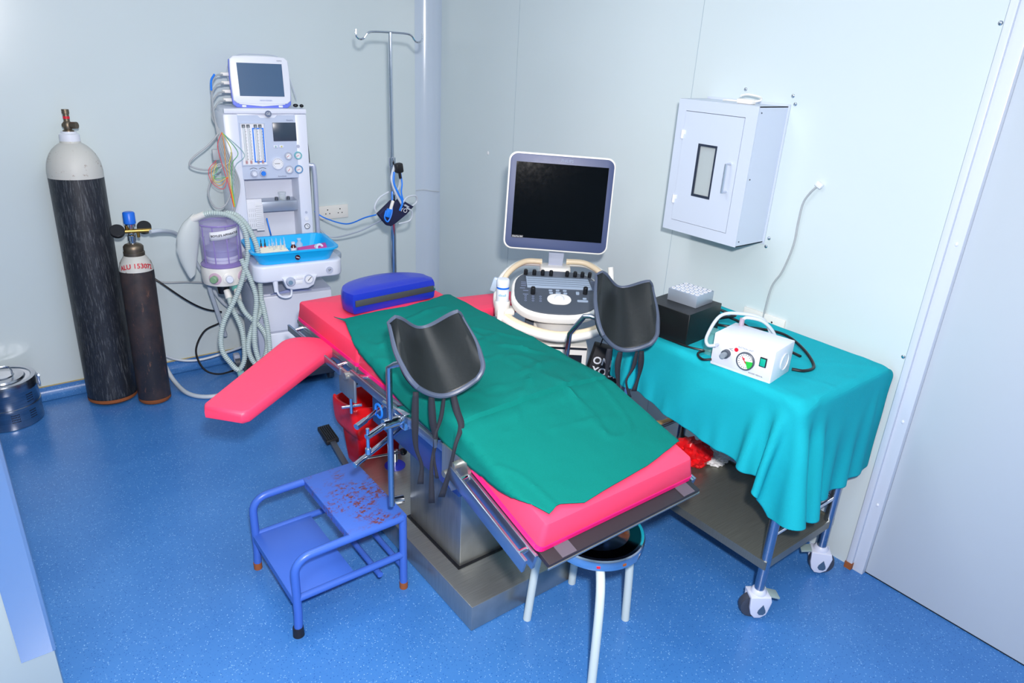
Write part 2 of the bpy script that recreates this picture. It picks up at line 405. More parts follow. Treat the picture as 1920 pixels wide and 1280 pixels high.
# ================================================================== GAS CYLINDERS
def lean(base, top):
    b0 = Vector(base); d = (Vector(top) - b0); z = d.normalized(); x = Vector((1, 0, 0)); x = (x - z * x.dot(z)).normalized(); y = z.cross(x)
    M = Matrix((x, y, z)).transposed().to_4x4(); M.translation = b0; return M
# tall
ML = lean((.437, 4.275, 0.004), (.468, 4.325, 1.46))
t = thing('gas_cylinder', 'tall scratched black gas cylinder with white shoulder leaning against wall', 'gas cylinder', (.437, 4.275, 0))
rb = .128
MB(ML).lathe([(.09, .0), (rb - .012, .004), (rb - .002, .02), (rb, .05), (rb, 1.27)], seg=56).build('body', cyl_black, t, True)
pr = [(rb, 1.27), (rb + .001, 1.30)] + [(rb * math.cos(R_(a)) * 1.0 if a < 72 else .042, 1.30 + .155 * math.sin(R_(a))) for a in (8, 16, 25, 35, 45, 54, 62, 68)] + [(.047, 1.452), (.045, 1.456)]
MB(ML).lathe(pr, seg=56, caps=False).build('shoulder', cyl_white, t, True)
MB(ML).lathe([(.046, 1.448), (.047, 1.452), (.047, 1.485), (.041, 1.49), (.036, 1.492), (.036, 1.50)], seg=32).build('neck_ring', white, t, True)
v = MB(ML).lathe([(.026, 1.495), (.026, 1.505), (.018, 1.508), (.020, 1.515), (.022, 1.53), (.019, 1.545), (.014, 1.55), (.014, 1.585), (.017, 1.587), (.017, 1.608)], seg=14).build('valve', bronze, t, True)
MB(ML).cyl((.01, -.006, 1.53), (.038, -.03, 1.532), .017, .017, 12).cyl((-.005, .0, 1.53), (-.02, -.01, 1.53), .012, seg=10).build('outlet', bronze, v, True)
MB(ML).cyl((0, 0, 1.562), (0, 0, 1.574), .0155, seg=14).build('red_seal', redp, v, True)
MB(ML).lathe([(rb - .015, .0), (rb + .0005, .012), (rb + .001, .03)], seg=56, caps=False).build('rusty_foot_ring', rustm, t, True)
# small
MS = lean((.630, 4.120, .003), (.650, 4.150, .92)); rs_ = .086
t = thing('gas_cylinder', 'short rusted gas cylinder with blue knobbed regulator and red numbers', 'gas cylinder', (.630, 4.12, 0))
MB(MS).lathe([(.06, 0), (rs_ - .008, .004), (rs_, .03), (rs_, .775), (rs_ - .001, .79)], seg=44).build('body', cyl_rust, t, True)
MB(MS).lathe([(rs_, .785), (rs_ - .002, .80), (rs_ - .010, .83), (rs_ - .026, .855), (.052, .866)], seg=44, caps=False).build('shoulder', cyl_white, t, True)
MB(MS).lathe([(.05, .855), (.052, .86), (.053, .885), (.049, .888), (.05, .90), (.05, .915), (.042, .925), (.03, .93)], seg=30).build('neck_ring', bronze, t, True)
MB(MS).lathe([(rs_ - .01, .0), (rs_ + .0005, .012), (rs_ + .001, .028)], seg=44, caps=False).build('rusty_foot_ring', rustm, t, True)
A = math.atan2(-4.12, -.63)
text('ALU 153072', .036, MS @ TM((math.cos(A) * (rs_ - .002), math.sin(A) * (rs_ - .002), .822), (-math.sin(A), math.cos(A), 0), (-math.cos(A) * .4, -math.sin(A) * .4, .92)), redtxt, 'painted_number', t, True, bend=rs_ - .006, bold=.0006)
rg = MB(MS).lathe([(.017, .92), (.017, .945), (.021, .947), (.021, .975), (.016, .98), (.016, 1.02), (.024, 1.022), (.024, 1.035)], seg=16).build('regulator', chrome, t, True)
MB(MS).cyl((-.045, -.01, 1.0), (.095, -.03, 1.0), .011, seg=12).cyl((.03, -.02, 1.0), (.03, -.02, .965), .008).cyl((-.02, -.01, 1.0), (-.02, -.01, 1.03), .009).build('brass_manifold', brass, rg, True)
MB(MS).lathe([(.022, 1.035), (.03, 1.04), (.03, 1.095), (.026, 1.10), (.02, 1.102)], seg=20).build('blue_knob', blueknob, rg, True)
for dx, dy in ((-.068, -.02), (.072, .03)):
    MM = MS @ Matrix.Translation((dx, dy, 1.005)) @ Matrix.Rotation(R_(52), 4, 'X') @ Matrix.Rotation(R_(-8), 4, 'Y')
    g = MB(MM).lathe([(.034, -.014), (.036, -.01), (.036, .012), (.033, .014)], seg=26).build('pressure_gauge', black, rg, True)
MB().tube([(.735, 4.10, 1.0), (.80, 4.12, .985), (.90, 4.2, .93), (.97, 4.25, .80), (1.03, 4.22, .60), (1.12, 4.28, .42), (1.24, 4.34, .36)], .012, 10, smooth=8)
mesh1('gas_hose', MB().tube([(.735, 4.10, .998), (.80, 4.13, .99), (.90, 4.25, .93), (.97, 4.33, .80), (1.05, 4.36, .62), (1.13, 4.34, .45), (1.25, 4.33, .34)], .0115, 10, smooth=8), hosem, 'pale grey hose running from the cylinder regulator down to the anaesthesia machine', 'hose')
mesh1('gas_hose', MB().tube([(.70, 4.34, .36), (.72, 4.30, .22), (.74, 4.30, .12), (.765, 4.22, .04), (.80, 4.07, .015), (.88, 3.97, .014), (1.0, 3.96, .014), (1.14, 4.04, .014), (1.22, 4.12, .014)], .013, 10, smooth=10), hosem, 'pale grey hose looping across the blue floor from behind the short gas cylinder', 'hose')
mesh1('power_cable', MB().tube([(.70, 4.40, .72), (.80, 4.36, .62), (.92, 4.34, .50), (1.02, 4.36, .42), (1.12, 4.36, .38)], .006, 8, smooth=8), black, 'straight black cable drooping across the wall behind the short gas cylinder', 'cable')
mesh1('power_cable', MB().tube([(1.10, 4.38, .30), (1.0, 4.36, .27), (.93, 4.32, .17), (.95, 4.27, .06), (1.03, 4.25, .012), (1.15, 4.26, .012)], .006, 8, smooth=8), black, 'black cable curling down to the floor beside the machine casters', 'cable')
mesh1('grey_lead', MB().tube([(.70, 4.42, .70), (.80, 4.40, .62), (.95, 4.38, .60), (1.15, 4.38, .56)], .006, 8, smooth=8), greycable, 'thin grey lead crossing the wall above the straight black cable', 'cable')
mesh1('grey_lead', MB().tube([(.70, 4.38, .20), (.82, 4.36, .12), (.95, 4.33, .10), (1.12, 4.30, .13), (1.25, 4.22, .19)], .008, 8, smooth=8), hosem, 'low grey tube passing just above the skirting behind the short cylinder', 'tube')

# ================================================================== STERILISING DRUM
t = thing('sterilizing_drum', 'round stainless steel drum with lid standing on floor by left wall', 'drum', (-.06, 4.27, 0))
DS = Matrix.Diagonal((1, 1, 1.2, 1))
drm = steel('drum_steel', (176, 182, 192), .22, (1, 1, 30)); rd = .152
MB(DS).lathe([(rd - .01, 0), (rd, .004), (rd, .075), (rd + .003, .078), (rd + .003, .098), (rd, .10), (rd, .165), (rd + .003, .168), (rd + .003, .176), (rd, .18)], seg=64).build('body', drm, t)
MB(DS).lathe([(rd + .004, .172), (rd + .005, .205), (rd + .001, .213), (rd - .02, .214), (rd - .024, .210), (rd - .045, .210), (rd - .05, .218), (.06, .220), (.055, .224), (.001, .224)], seg=64).build('lid', drm, t)
h = MB(DS).tube([(-.05, .0, .224), (-.05, .0, .245), (-.035, -.01, .262), (.0, -.012, .266), (.035, -.01, .262), (.05, 0, .245), (.05, 0, .224)], .004, 8, smooth=4).build('handle', chrome, t)
for sgn in (.35,): MB(DS).box((rd + .008, 0, .17), (.012, .02, .05), .003).cyl((rd + .012, -.012, .195), (rd + .012, .012, .195), .006).build('latch', chrome, t)
pf = MB(DS)
for (a0, z0) in ((-.95, .118), (-.95, .038), (-1.55, .04)):
    for i in range(6):
        for j in range(4):
            a = a0 + i * .045; z = z0 + j * .011; pf.cyl((math.cos(a) * (rd - .002), math.sin(a) * (rd - .002), z), (math.cos(a) * (rd + .0005), math.sin(a) * (rd + .0005), z), .0026, seg=6)
pf.build('perforations', black, t)['kind'] = 'stuff'

# ================================================================== ANAESTHESIA MACHINE
AM = (1.42, 4.10, 0); ay = R_(-7.5)
t = am = thing('anaesthesia_machine', 'white anaesthesia machine with gauges and purple bellows against back wall', 'anaesthesia machine', AM, ay)
fr = rrect(.445, .30, .03, 5, 0, .15)
bd = MB()
bd.bx(-.225, .222, .012, .30, 1.235, 1.625, .022)      # head
bd.bx(-.235, -.152, .0, .28, .70, 1.60, .012).bx(.150, .225, .0, .28, .70, 1.60, .012).bx(-.16, .16, .17, .28, .70, 1.25)
bd.build('housing', whitep, t)
MB().prism([(-.225, .05), (.222, .05), (.222, 0), (.10, 0), (0, -.012), (-.10, 0), (-.225, 0)], 1.60, 1.628, .006).build('top_rim', whitep, t)
MB().prism([(-.19, 1.24), (.193, 1.24), (.198, 1.592), (.06, 1.592), (.045, 1.578), (-.035, 1.578), (-.05, 1.592), (-.19, 1.592)], .002, .014, 0, 'Y').build('front_panel', greyp, t)
lg = MB().cyl((.006, .004, 1.602), (.006, -.0165, 1.602), .0175, seg=28).build('round_badge', mat('badge_slate', (112, 124, 150), .3), t)
text('GE', .018, TM((.006, -.0172, 1.602), (1, 0, 0), (0, 0, 1)), whitetxt, 'badge_letters', lg)
fw = MB().frame([(-.158, 1.318), (-.015, 1.318), (-.013, 1.553), (-.152, 1.553)], [(-.152, 1.323), (-.021, 1.323), (-.019, 1.548), (-.146, 1.548)], -.006, .003, 'Y').build('flowmeter_frame', greyp, t)
MB().bx(-.152, -.02, -.001, .002, 1.323, 1.548).build('backing', dialw, fw)
bl = MB().frame([(-.088, 1.335), (-.026, 1.335), (-.024, 1.525), (-.086, 1.525)], [(-.081, 1.341), (-.032, 1.341), (-.031, 1.519), (-.080, 1.519)], -.004, -.001, 'Y').build('blue_outline', bluecable, fw)
for i, x in enumerate((-.132, -.107, -.068, -.043)):
    g = MB().cyl((x, -.006, 1.33), (x, -.006, 1.54), .006, seg=12).build('flow_tube', glass, fw)
    MB().cyl((x, -.006, 1.33), (x, -.006, 1.345), .0055, seg=10).build('float', redtxt if i != 2 else mat('maroon', (130, 30, 80), .4), fw)
    s_ = MB()
    for k in range(20): s_.bx(x + .006, x + .012 - (k % 2) * .003, -.0035, -.001, 1.352 + k * .0085, 1.3538 + k * .0085)
    s_.bx(x - .008, x + .008, -.0075, -.001, 1.527, 1.543)
    s_.build('flow_scale', inkm, fw)
MB().bx(.027, .158, -.002, .004, 1.450, 1.553, .002).build('display_screen', screen3, t)
text('Aespire', .012, TM((.125, -.0005, 1.566), (1, 0, 0), (0, 0, 1)), greytxt, 'model_lettering', t)
text('Anesthesia', .011, TM((.06, -.0005, 1.251), (1, 0, 0), (0, 0, 1)), greytxt, 'panel_lettering', t)
for (x, z, r0, cc) in ((.039, 1.325, .031, whitep), (.103, 1.367, .019, grey2), (.159, 1.368, .019, mat('gauge_teal', (110, 190, 200), .4)), (.102, 1.289, .021, grey2), (.158, 1.288, .021, mat('gauge_blue', (90, 150, 200), .4))):
    g = MB().lathe([(r0 + .003, -.004), (r0 + .003, .008), (r0, .010), (r0 - .003, .008), (r0 - .004, .006), (.0005, .006)], M=Matrix.Translation((x, .0, z)) @ Matrix.Rotation(PI / 2, 4, 'X'), seg=30).build('pressure_gauge', cc, t)
    MB().cyl((x, -.004, z), (x, -.0075, z), r0 - .003, seg=28).build('dial', dialw, g)
    s_ = MB()
    for k in range(13):
        a = R_(-50 + 280 * k / 12); s_.box((x + (r0 - .006) * math.cos(a), -.0078, z + (r0 - .006) * math.sin(a)), (.0035, .0008, .0012), rot=(0, -a, 0))
    s_.build('dial_marks', inkm, g)
    a = random.uniform(.3, 1.2) if r0 < .03 else 0
    MB().box((x - .003 * math.cos(a), -.0085, z - .003 * math.sin(a)), ((r0 - .006) * 1.2, .001, .002), rot=(0, -a, 0)).build('needle', redtxt if r0 < .03 else black, g)
for x, cc in ((-.098, whitep), (-.048, bluecable)):
    k_ = MB().cyl((x, .003, 1.273), (x, -.018, 1.273), .017, seg=20)
    for q in range(10):
        a = 2 * PI * q / 10; k_.cyl((x + .017 * math.cos(a), -.002, 1.273 + .017 * math.sin(a)), (x + .017 * math.cos(a), -.016, 1.273 + .017 * math.sin(a)), .0035, seg=6)
    k_ = k_.build('flow_knob', grey2, t); MB().cyl((x, -.018, 1.273), (x, -.026, 1.273), .014, .012, 20).build('knob_cap', cc, k_)
    MB().tube([(x - .02, -.001, 1.298), (x, -.001, 1.304), (x + .02, -.001, 1.298)], .0012, 5, smooth=4).build('knob_arc', inkm, t)
for x, cc in ((.035, paleg), (.068, mat('yellow_lens', (214, 210, 130), .3))): MB().bx(x - .012, x + .012, -.003, .004, 1.412, 1.428, .002).build('push_button', whitep, t); MB().cyl((x, -.003, 1.42), (x, -.005, 1.42), .005, seg=12).build('button_lens', cc, t)
MB().cyl((.163, .003, 1.42), (.163, -.006, 1.42), .009, seg=16).build('port', grey2, t)
# niche floor bar and shelf
MB().bx(-.15, .15, .05, .17, 1.035, 1.095, .004).build('manifold_bar', alu, t)
for x in (.035, .105): MB().cyl((x, .09, 1.095), (x, .09, 1.113), .011, .009, 14).build('port_cap', dgrey, t)
cupg = MB().lathe([(.02, 1.095), (.021, 1.13), (.024, 1.132), (.024, 1.142), (.001, 1.143)], (.07, .09, 0), 20).build('clear_cup', glass, t)
MB().bx(-.16, .16, .16, .175, .70, 1.05).build('lower_panel', whitep, t)
pn = MB().bx(-.148, -.062, .036, .048, 1.0, 1.118, .002).bx(-.155, -.10, .03, .036, .94, 1.10, .001).bx(-.104, -.06, .028, .032, .93, 1.09, .001).build('paper_notes', paper, t)
tl = MB()
for i in range(5):
    for j in range(4): tl.bx(-.15 + .011 * i, -.1492 + .011 * i, .0293, .0302, .955 + .03 * j, .975 + .03 * j)
for j in range(12): tl.bx(-.101, -.063, .0272, .0282, .945 + .012 * j, .946 + .012 * j)
tl.build('handwriting', inkm, pn)
MB().tube([(-.045, .02, 1.005), (-.03, .01, .90)], .004, 8).build('blue_pen', bluecable, t)
for (z, r0) in ((.945, .017), (1.03, .007), (.99, .012)):
    g = MB().cyl((.185, .002, z), (.185, -.006, z), r0, seg=22).build('side_gauge', dialw if r0 > .01 else grey2, t)
    if r0 > .015: MB().frame([(.185 + (r0) * math.cos(2 * PI * k / 24), z + r0 * math.sin(2 * PI * k / 24)) for k in range(24)], [(.185 + (r0 - .003) * math.cos(2 * PI * k / 24), z + (r0 - .003) * math.sin(2 * PI * k / 24)) for k in range(24)], -.009, -.004, 'Y').build('gauge_ring', dgrey, g); MB().box((.187, -.0065, z + .002), (.018, .001, .002), rot=(0, .9, 0)).build('gauge_needle', black, g)
# side handle rail right, black strip
MB().tube([(.205, .06, 1.30), (.245, .05, 1.30), (.262, .045, 1.27), (.262, .04, 1.0), (.262, .04, .86)], .013, 12, smooth=6).build('side_handle', silvers, t)
MB().tube([(.228, .14, 1.52), (.245, .13, 1.45), (.25, .12, 1.30), (.24, .10, 1.0), (.24, .10, .8)], .008, 8, smooth=6).build('rear_cable', black, t)
# worktop platform
MB().prism(rrect(.50, .40, .06, 6, .035, -.19), .735, .83, .012).build('worktop', whitep, t)
wp = MB().prism([(-.07, .755), (-.05, .695), (-.02, .682), (.07, .682), (.105, .70), (.125, .755)], -.402, -.33, .008, 'Y').build('control_pod', whitep, t)
g = MB().lathe([(.026, .0), (.026, .012), (.02, .022), (.001, .022)], M=Matrix.Translation((-.028, -.401, .735)) @ Matrix.Rotation(PI / 2, 4, 'X'), seg=22).build('vent_knob', grey2, wp)
MB().cyl((-.032, -.424, .735), (-.032, -.428, .735), .013, seg=16).build('knob_face', mat('steelblue', (120, 150, 175), .4), g)
g = MB().cyl((.075, -.400, .738), (.075, -.410, .738), .026, seg=26).build('airway_gauge', grey2, wp); MB().cyl((.075, -.410, .738), (.075, -.412, .738), .021, seg=24).build('airway_dial', dialw, g); MB().box((.079, -.4125, .742), (.03, .001, .003), rot=(0, -.8, 0)).build('airway_needle', black, g)
MB().bx(.005, .045, -.405, -.40, .742, .76, .002).bx(.0, .04, -.405, -.40, .715, .735, .002).build('small_buttons', dialw, wp)
g = MB().cyl((.20, -.388, .775), (.20, -.396, .775), .020, seg=24).build('worktop_badge', grey2, t); text('SP', .018, TM((.20, -.3965, .775), (1, 0, 0), (0, 0, 1)), inkm, 'badge_text', g)
MB().tube([(-.10, -.37, .74), (-.10, -.385, .68), (-.09, -.39, .655), (-.06, -.39, .64), (-.03, -.39, .645), (-.022, -.385, .67), (-.022, -.38, .70)], .006, 8, smooth=4).build('cable_hook', whitep, t)
MB().cyl((-.105, -.372, .75), (-.105, -.38, .675), .016, .012, 12).build('hook_mount', whitep, t)
MB().prism(rrect(.10, .13, .045, 6, .29, -.14), .775, .81, .006).build('side_bracket', mat('bracket_grey', (166, 180, 196), .4), t)
# lower cart
ct = MB().bx(-.20, .255, -.215, .24, .10, .612, .012).build('cabinet', grey2, t)
MB().bx(-.165, .25, -.232, -.214, .375, .60, .008).build('drawer_front', whitep, t); MB().bx(-.165, .25, -.232, -.214, .14, .365, .008).build('drawer_front', whitep, t)
MB().prism([(-.11, .612), (-.03, .612), (.02, .617), (.10, .612), (.13, .612), (.03, .632), (-.0, .634)], -.236, -.226, 0, 'Y').build('pull_lip', mat('lilac_lip', (160, 170, 214), .4), t)
text('R', .07, TM((-.2005, -.02, .36), (0, -1, 0), (0, 0, 1)), mat('side_emboss', (206, 214, 232), .4), 'side_letter', t)
MB().prism([(-.22, -.10), (-.19, -.26), (.25, -.26), (.28, -.10), (.28, .24), (-.22, .24)], .055, .12, .01).build('base_plate', dgrey, t)
MB().prism([(-.29, -.14), (-.22, -.29), (-.15, -.24), (-.18, .0), (-.25, .05)], .035, .115, .02).build('foot_cover', black, t)
for (x, y) in ((-.24, -.20), (.22, -.20), (-.28, .16), (.22, .2)):
    g = MB().cyl((x - .015, y, .045), (x + .015, y, .045), .045, seg=22).build('caster_wheel', dgrey, t); MB().bx(x - .02, x + .02, y - .025, y + .03, .05, .105, .01).build('caster_fork', grey2, g)
# bellows assembly
bx_, by_ = -.335, -.14
MB().lathe([(.09, .688), (.118, .70), (.122, .73), (.122, .775), (.116, .80), (.10, .805)], (bx_, by_, 0), 40).build('absorber_base', offw, t)
MB().lathe([(.118, .80), (.120, .806), (.112, .815), (.106, .82)], (bx_, by_, 0), 40).build('violet_ring', purpled, t)
MB().lathe([(.106, .81), (.106, 1.03), (.104, 1.045), (.085, 1.055), (.04, 1.062), (.001, 1.063)], (bx_, by_, 0), 44, caps=False).build('bellows_dome', purple, t)
MB().lathe([(.1075, 1.03), (.110, 1.034), (.1075, 1.04)], (bx_, by_, 0), 44, caps=False).build('dome_rim', purpled, t)
MB().lathe([(.06, .815), (.085, .82), (.085, .835), (.09, .84), (.09, .85), (.085, .855)], (bx_, by_, 0), 36).build('bellows_seat', whitep, t)
MB().lathe([(.088, .855), (.088, .885), (.093, .888), (.093, .897), (.088, .90), (.001, .90)], (bx_, by_, 0), 36).build('bellows_disc', mat('bellows_grey', (150, 156, 190), .4), t)
rb_ = MB()
for a in (200, 240, 280, 320, 0): rb_.bx(bx_ + .1 * math.cos(R_(a)) - .003, bx_ + .1 * math.cos(R_(a)) + .003, by_ + .1 * math.sin(R_(a)) - .003, by_ + .1 * math.sin(R_(a)) + .003, .81, 1.03)
rb_.build('dome_ribs', purpled, t)
lab = MB(); aa = math.atan2(-4, -1) - ay + .1; rows = []
for z in (.965, 1.012): rows.append([(bx_ + .1085 * math.cos(aa + d), by_ + .1085 * math.sin(aa + d), z + d * .012) for d in [(-.65 + 1.5 * k / 14) for k in range(15)]])
lab.grid(rows).build('paper_label', paper, t, mods=[('SOLIDIFY', {'thickness': .0008})])
text("BOYLE'S APPARATUS", .0165, TM((bx_ + .1115 * math.cos(aa + .12), by_ + .1115 * math.sin(aa + .12), .990), (-math.sin(aa + .12), math.cos(aa + .12), .10), (0, 0, 1)), inkm, 'label_text', t, bend=.1115, bold=.0004)
for (d, cc) in ((-.55, paleg), (.05, whitep), (.75, whitep)):
    a = aa + d; M0 = Matrix.Translation((bx_ + .118 * math.cos(a), by_ + .118 * math.sin(a), .745)) @ Matrix.Rotation(a, 4, 'Z') @ Matrix.Rotation(PI / 2, 4, 'Y')
    g = MB(M0).lathe([(.034, -.004), (.034, .006), (.028, .008)], seg=26).build('dial_ring', mat('dial_pinkish', (206, 176, 196), .5) if d != .05 else offw, t); MB(M0).lathe([(.02, .005), (.02, .03), (.016, .034), (.001, .034)], seg=20).build('valve_knob', mat('sage', (130, 170, 132), .5) if d < 0 else whitep, g)
MB().bx(bx_ + .02, bx_ + .235, by_ - .02, by_ + .05, .70, .78, .015).build('support_arm', whitep, t)
MB().cyl((bx_ - .02, by_ - .04, .69), (bx_ - .02, by_ - .04, .64), .035, .03, 20).build('valve_body', black, t); MB().cyl((bx_ + .05, by_ - .04, .69), (bx_ + .05, by_ - .04, .65), .032, .026, 20).build('valve_body', mat('mint', (120, 205, 195), .35), t)
MB().tube([(bx_ - .09, by_ + .06, .95), (bx_ - .07, by_ + .16, .6), (bx_ + .0, by_ + .28, .25)], .013, 8).build('support_strut', hosem, t)

# corrugated breathing tubes, bag
def corr(pts, r=.0155, pitch=.0115):
    P = catmull(pts, 14); L = sum((a - b_).length for a, b_ in zip(P, P[1:])); n = int(L / pitch) * 2; out = []; acc = 0; tgt = 0; step = L / n
    i = 0; d = 0
    cum = [0]
    for a, b_ in zip(P, P[1:]): cum.append(cum[-1] + (b_ - a).length)
    for k in range(n + 1):
        s_ = L * k / n
        while i < len(cum) - 2 and cum[i + 1] < s_: i += 1
        f = (s_ - cum[i]) / max(1e-9, cum[i + 1] - cum[i]); out.append(P[i].lerp(P[i + 1], min(1, f)))
    return out, [r if k % 2 else r * .74 for k in range(n + 1)]
def W(x, y, z): # machine-local to world
    return ROOTM[am.name] @ Vector((x, y, z))
t = thing('breathing_circuit', 'pair of looped grey corrugated breathing tubes hanging from the purple bellows', 'breathing tube', tuple(W(bx_, by_ - .12, .0)))
paths = [
 [W(-.42, -.19, 1.095), W(-.37, -.23, 1.11), W(-.29, -.26, 1.095), W(-.23, -.28, 1.03), W(-.22, -.29, .90), W(-.255, -.30, .78), W(-.31, -.32, .66), W(-.40, -.33, .50), W(-.42, -.33, .36), W(-.38, -.33, .26), W(-.34, -.32, .21), W(-.30, -.31, .28), W(-.30, -.31, .45), W(-.335, -.29, .58), W(-.34, -.25, .63)],
 [W(-.30, -.20, 1.10), W(-.25, -.24, 1.09), W(-.20, -.27, 1.02), W(-.17, -.30, .90), W(-.175, -.31, .72), W(-.19, -.33, .56), W(-.25, -.34, .46), W(-.28, -.34, .34), W(-.25, -.34, .24), W(-.20, -.33, .25), W(-.17, -.33, .36), W(-.20, -.34, .46), W(-.27, -.33, .55), W(-.295, -.27, .62)],
 [W(-.26, -.29, .86), W(-.21, -.335, .66), W(-.235, -.36, .50), W(-.245, -.36, .36), W(-.22, -.36, .24), W(-.17, -.35, .27), W(-.165, -.35, .45), W(-.18, -.34, .62)]]
for p in paths:
    q, rr = corr(p); mb = MB()
    n_ = len(q); mb.tube(q, lambda f, rr=rr, n_=n_: rr[min(n_ - 1, int(round(f * (n_ - 1))))], 12); mb.build('corrugated_tube', tubem, t, True)
for a, b_ in ((W(-.34, -.25, .625), W(-.345, -.22, .665)), (W(-.295, -.27, .62), W(-.29, -.22, .66)), (W(-.47, -.17, 1.07), W(-.41, -.20, 1.10))):
    MB().cyl(a, b_, .019, .017, 18).build('tube_cuff', offw, t, True)
MB().tube([W(-.335, -.335, .20), W(-.33, -.335, .15)], .02, 10).build('wye_piece', paleg, t, True)
bg = MB(); rings = []
for k in range(22):
    f = k / 21; c_ = Vector(W(-.475 - .03 * f - .02 * math.sin(f * PI), -.17, 1.09 - .34 * f)); wd = .014 + .056 * math.sin(PI * f ** .8) ** .8 * (1 - .35 * f)
    rings.append([c_ + Vector((math.cos(2 * PI * j / 16) * wd * (1 + .05 * noise.noise(Vector((f * 9, j, 0)))), math.sin(2 * PI * j / 16) * wd * .45, .012 * math.cos(2 * PI * j / 16))) for j in range(16)])
bg.loft(rings); mesh1('reservoir_bag', bg, bagm, 'limp grey rubber reservoir bag hanging left of the purple bellows', 'breathing bag')

# patient monitor on the machine
t = thing('patient_monitor', 'white patient monitor with dark screen and periwinkle trim on anaesthesia machine', 'monitor', (*W(0, .10, 0)[:2], 1.628), ay + R_(-3))
def sq(x0, x1, z0, z1, bulge=.006, n=6):
    o = []
    c_ = [(x0, z0), (x1, z0), (x1, z1), (x0, z1)]
    for i in range(4):
        a, b_ = Vector(c_[i]), Vector(c_[(i + 1) % 4]); nn = Vector(((b_ - a).y, -(b_ - a).x)).normalized()
        for k in range(n): f = .06 + .88 * k / (n - 1); p = a.lerp(b_, f) + nn * bulge * (1 - (2 * f - 1) ** 2); o.append((p.x, p.y))
    return o
TB = Matrix.Translation((0, -.02, 0)) @ Matrix.Rotation(R_(-4), 4, 'X')
MB(TB).prism(sq(-.158, .157, .004, .262), .022, .10, .012, 'Y', taper=.9).prism(sq(-.1575, .1585, .0, .265, .005), .004, .03, .004, 'Y').build('rear_shell', violet, t)
MB(TB).prism(sq(-.153, .156, .022, .268), -.006, .014, .006, 'Y').prism([(-.13, .05), (.13, .05), (.125, .016), (0, .005), (-.125, .016)], -.003, .012, .003, 'Y').build('front_bezel', white, t)
MB(TB).prism([(-.118, .060), (.124, .060), (.122, .234), (-.12, .234)], -.009, .0, 0, 'Y').build('screen', screen2, t)
text('NIHON KOHDEN', .0085, TB @ TM((.02, -.0075, .037), (1, 0, 0), (0, 0, 1)), mat('logo_blue', (70, 110, 190), .4), 'maker_lettering', t)
text('VISMO', .010, TB @ TM((.11, -.0075, .25), (1, 0, 0), (0, 0, 1)), greytxt, 'model_lettering', t)
for x in (-.10, .10): MB().bx(x - .012, x + .012, -.02, .05, .0, .012, .003).build('foot', white, t)
for i in range(4): MB(TB).bx(-.205, -.15, .03, .05, .175 - .045 * i - .012, .175 - .045 * i + .008, .006).build('side_plug', offw, t)
MB(TB).tube([(-.15, .05, .05), (-.165, .05, .20), (-.11, .06, .272), (0, .06, .283), (.12, .06, .272), (.16, .05, .19), (.20, .04, .05)], .0025, 6, smooth=8).build('looped_lead', hosem, t)
MB().ball((.185, -.01, .012), .012, (1.3, 1, .8)).ball((.215, -.03, .012), .012, (1, 1.2, .8)).build('black_lead_tips', black, t)
# leads on the left of the machine
t = thing('patient_cables', 'tangled grey patient cables with coloured leads hanging left of white machine', 'cables', tuple(W(-.26, .0, 0)))
ML_ = ((.18, 1.80, greycable), (.16, 1.755, greycable), (.20, 1.71, greycable), (.17, 1.665, greycable))
for i, (dx, z, m_) in enumerate(ML_):
    MB().tube([W(-.205, .05, z), W(-.245, .03, z - .01), W(-.275 - .004 * i, .01, z - .08), W(-.275 + .006 * i, -.02, 1.50), W(-.25 + .01 * i, -.04, 1.35), W(-.215 + .008 * i, -.05, 1.22), W(-.24, -.05, 1.05)], .0045, 8, smooth=8).build('grey_cable', m_, t, True)
MB().tube([W(-.25, .028, 1.80), W(-.272, .008, 1.77), W(-.278, -.0, 1.72)], .0055, 8, smooth=5).build('blue_cable', bluecable, t, True)
MB().tube([W(-.27, -.03, 1.50), W(-.33, -.04, 1.44), W(-.42, -.04, 1.37), W(-.43, -.04, 1.33), W(-.35, -.05, 1.31), W(-.28, -.05, 1.34), W(-.24, -.06, 1.30)], .005, 8, smooth=8).build('grey_cable', greycable, t, True)
MB().tube([W(-.23, -.05, 1.35), W(-.32, -.05, 1.28), W(-.36, -.05, 1.18), W(-.33, -.05, 1.10), W(-.27, -.05, 1.12), W(-.22, -.05, 1.25), W(-.215, -.04, 1.40)], .005, 8, smooth=8).build('grey_cable', greycable, t, True)
for i, m_ in enumerate((redc, orangec, yellowc, greenc, paleg)):
    o_ = .012 * i
    MB().tube([W(-.255, -.055, 1.51), W(-.285 + o_ * 2.8, -.06, 1.44 - o_), W(-.272 + o_ * 1.4, -.065, 1.33 + .01 * (i % 2)), W(-.25 + o_ * .5, -.06, 1.22), W(-.235 + o_ * .2, -.06, 1.10)], .0019, 6, smooth=6).build('coloured_lead', m_, t, True)
    MB().tube([W(-.30, -.055, 1.36 - o_), W(-.345 + o_ * 1.2, -.06, 1.31), W(-.335 + o_ * .4, -.065, 1.24 + o_), W(-.28 - o_, -.065, 1.205 + o_ * 1.6), W(-.25, -.06, 1.27)], .0018, 6, smooth=6).build('coloured_lead', m_, t, True)
MB().box(W(-.30, -.05, 1.39), (.035, .02, .06), .006).build('lead_block', greycable, t, True)

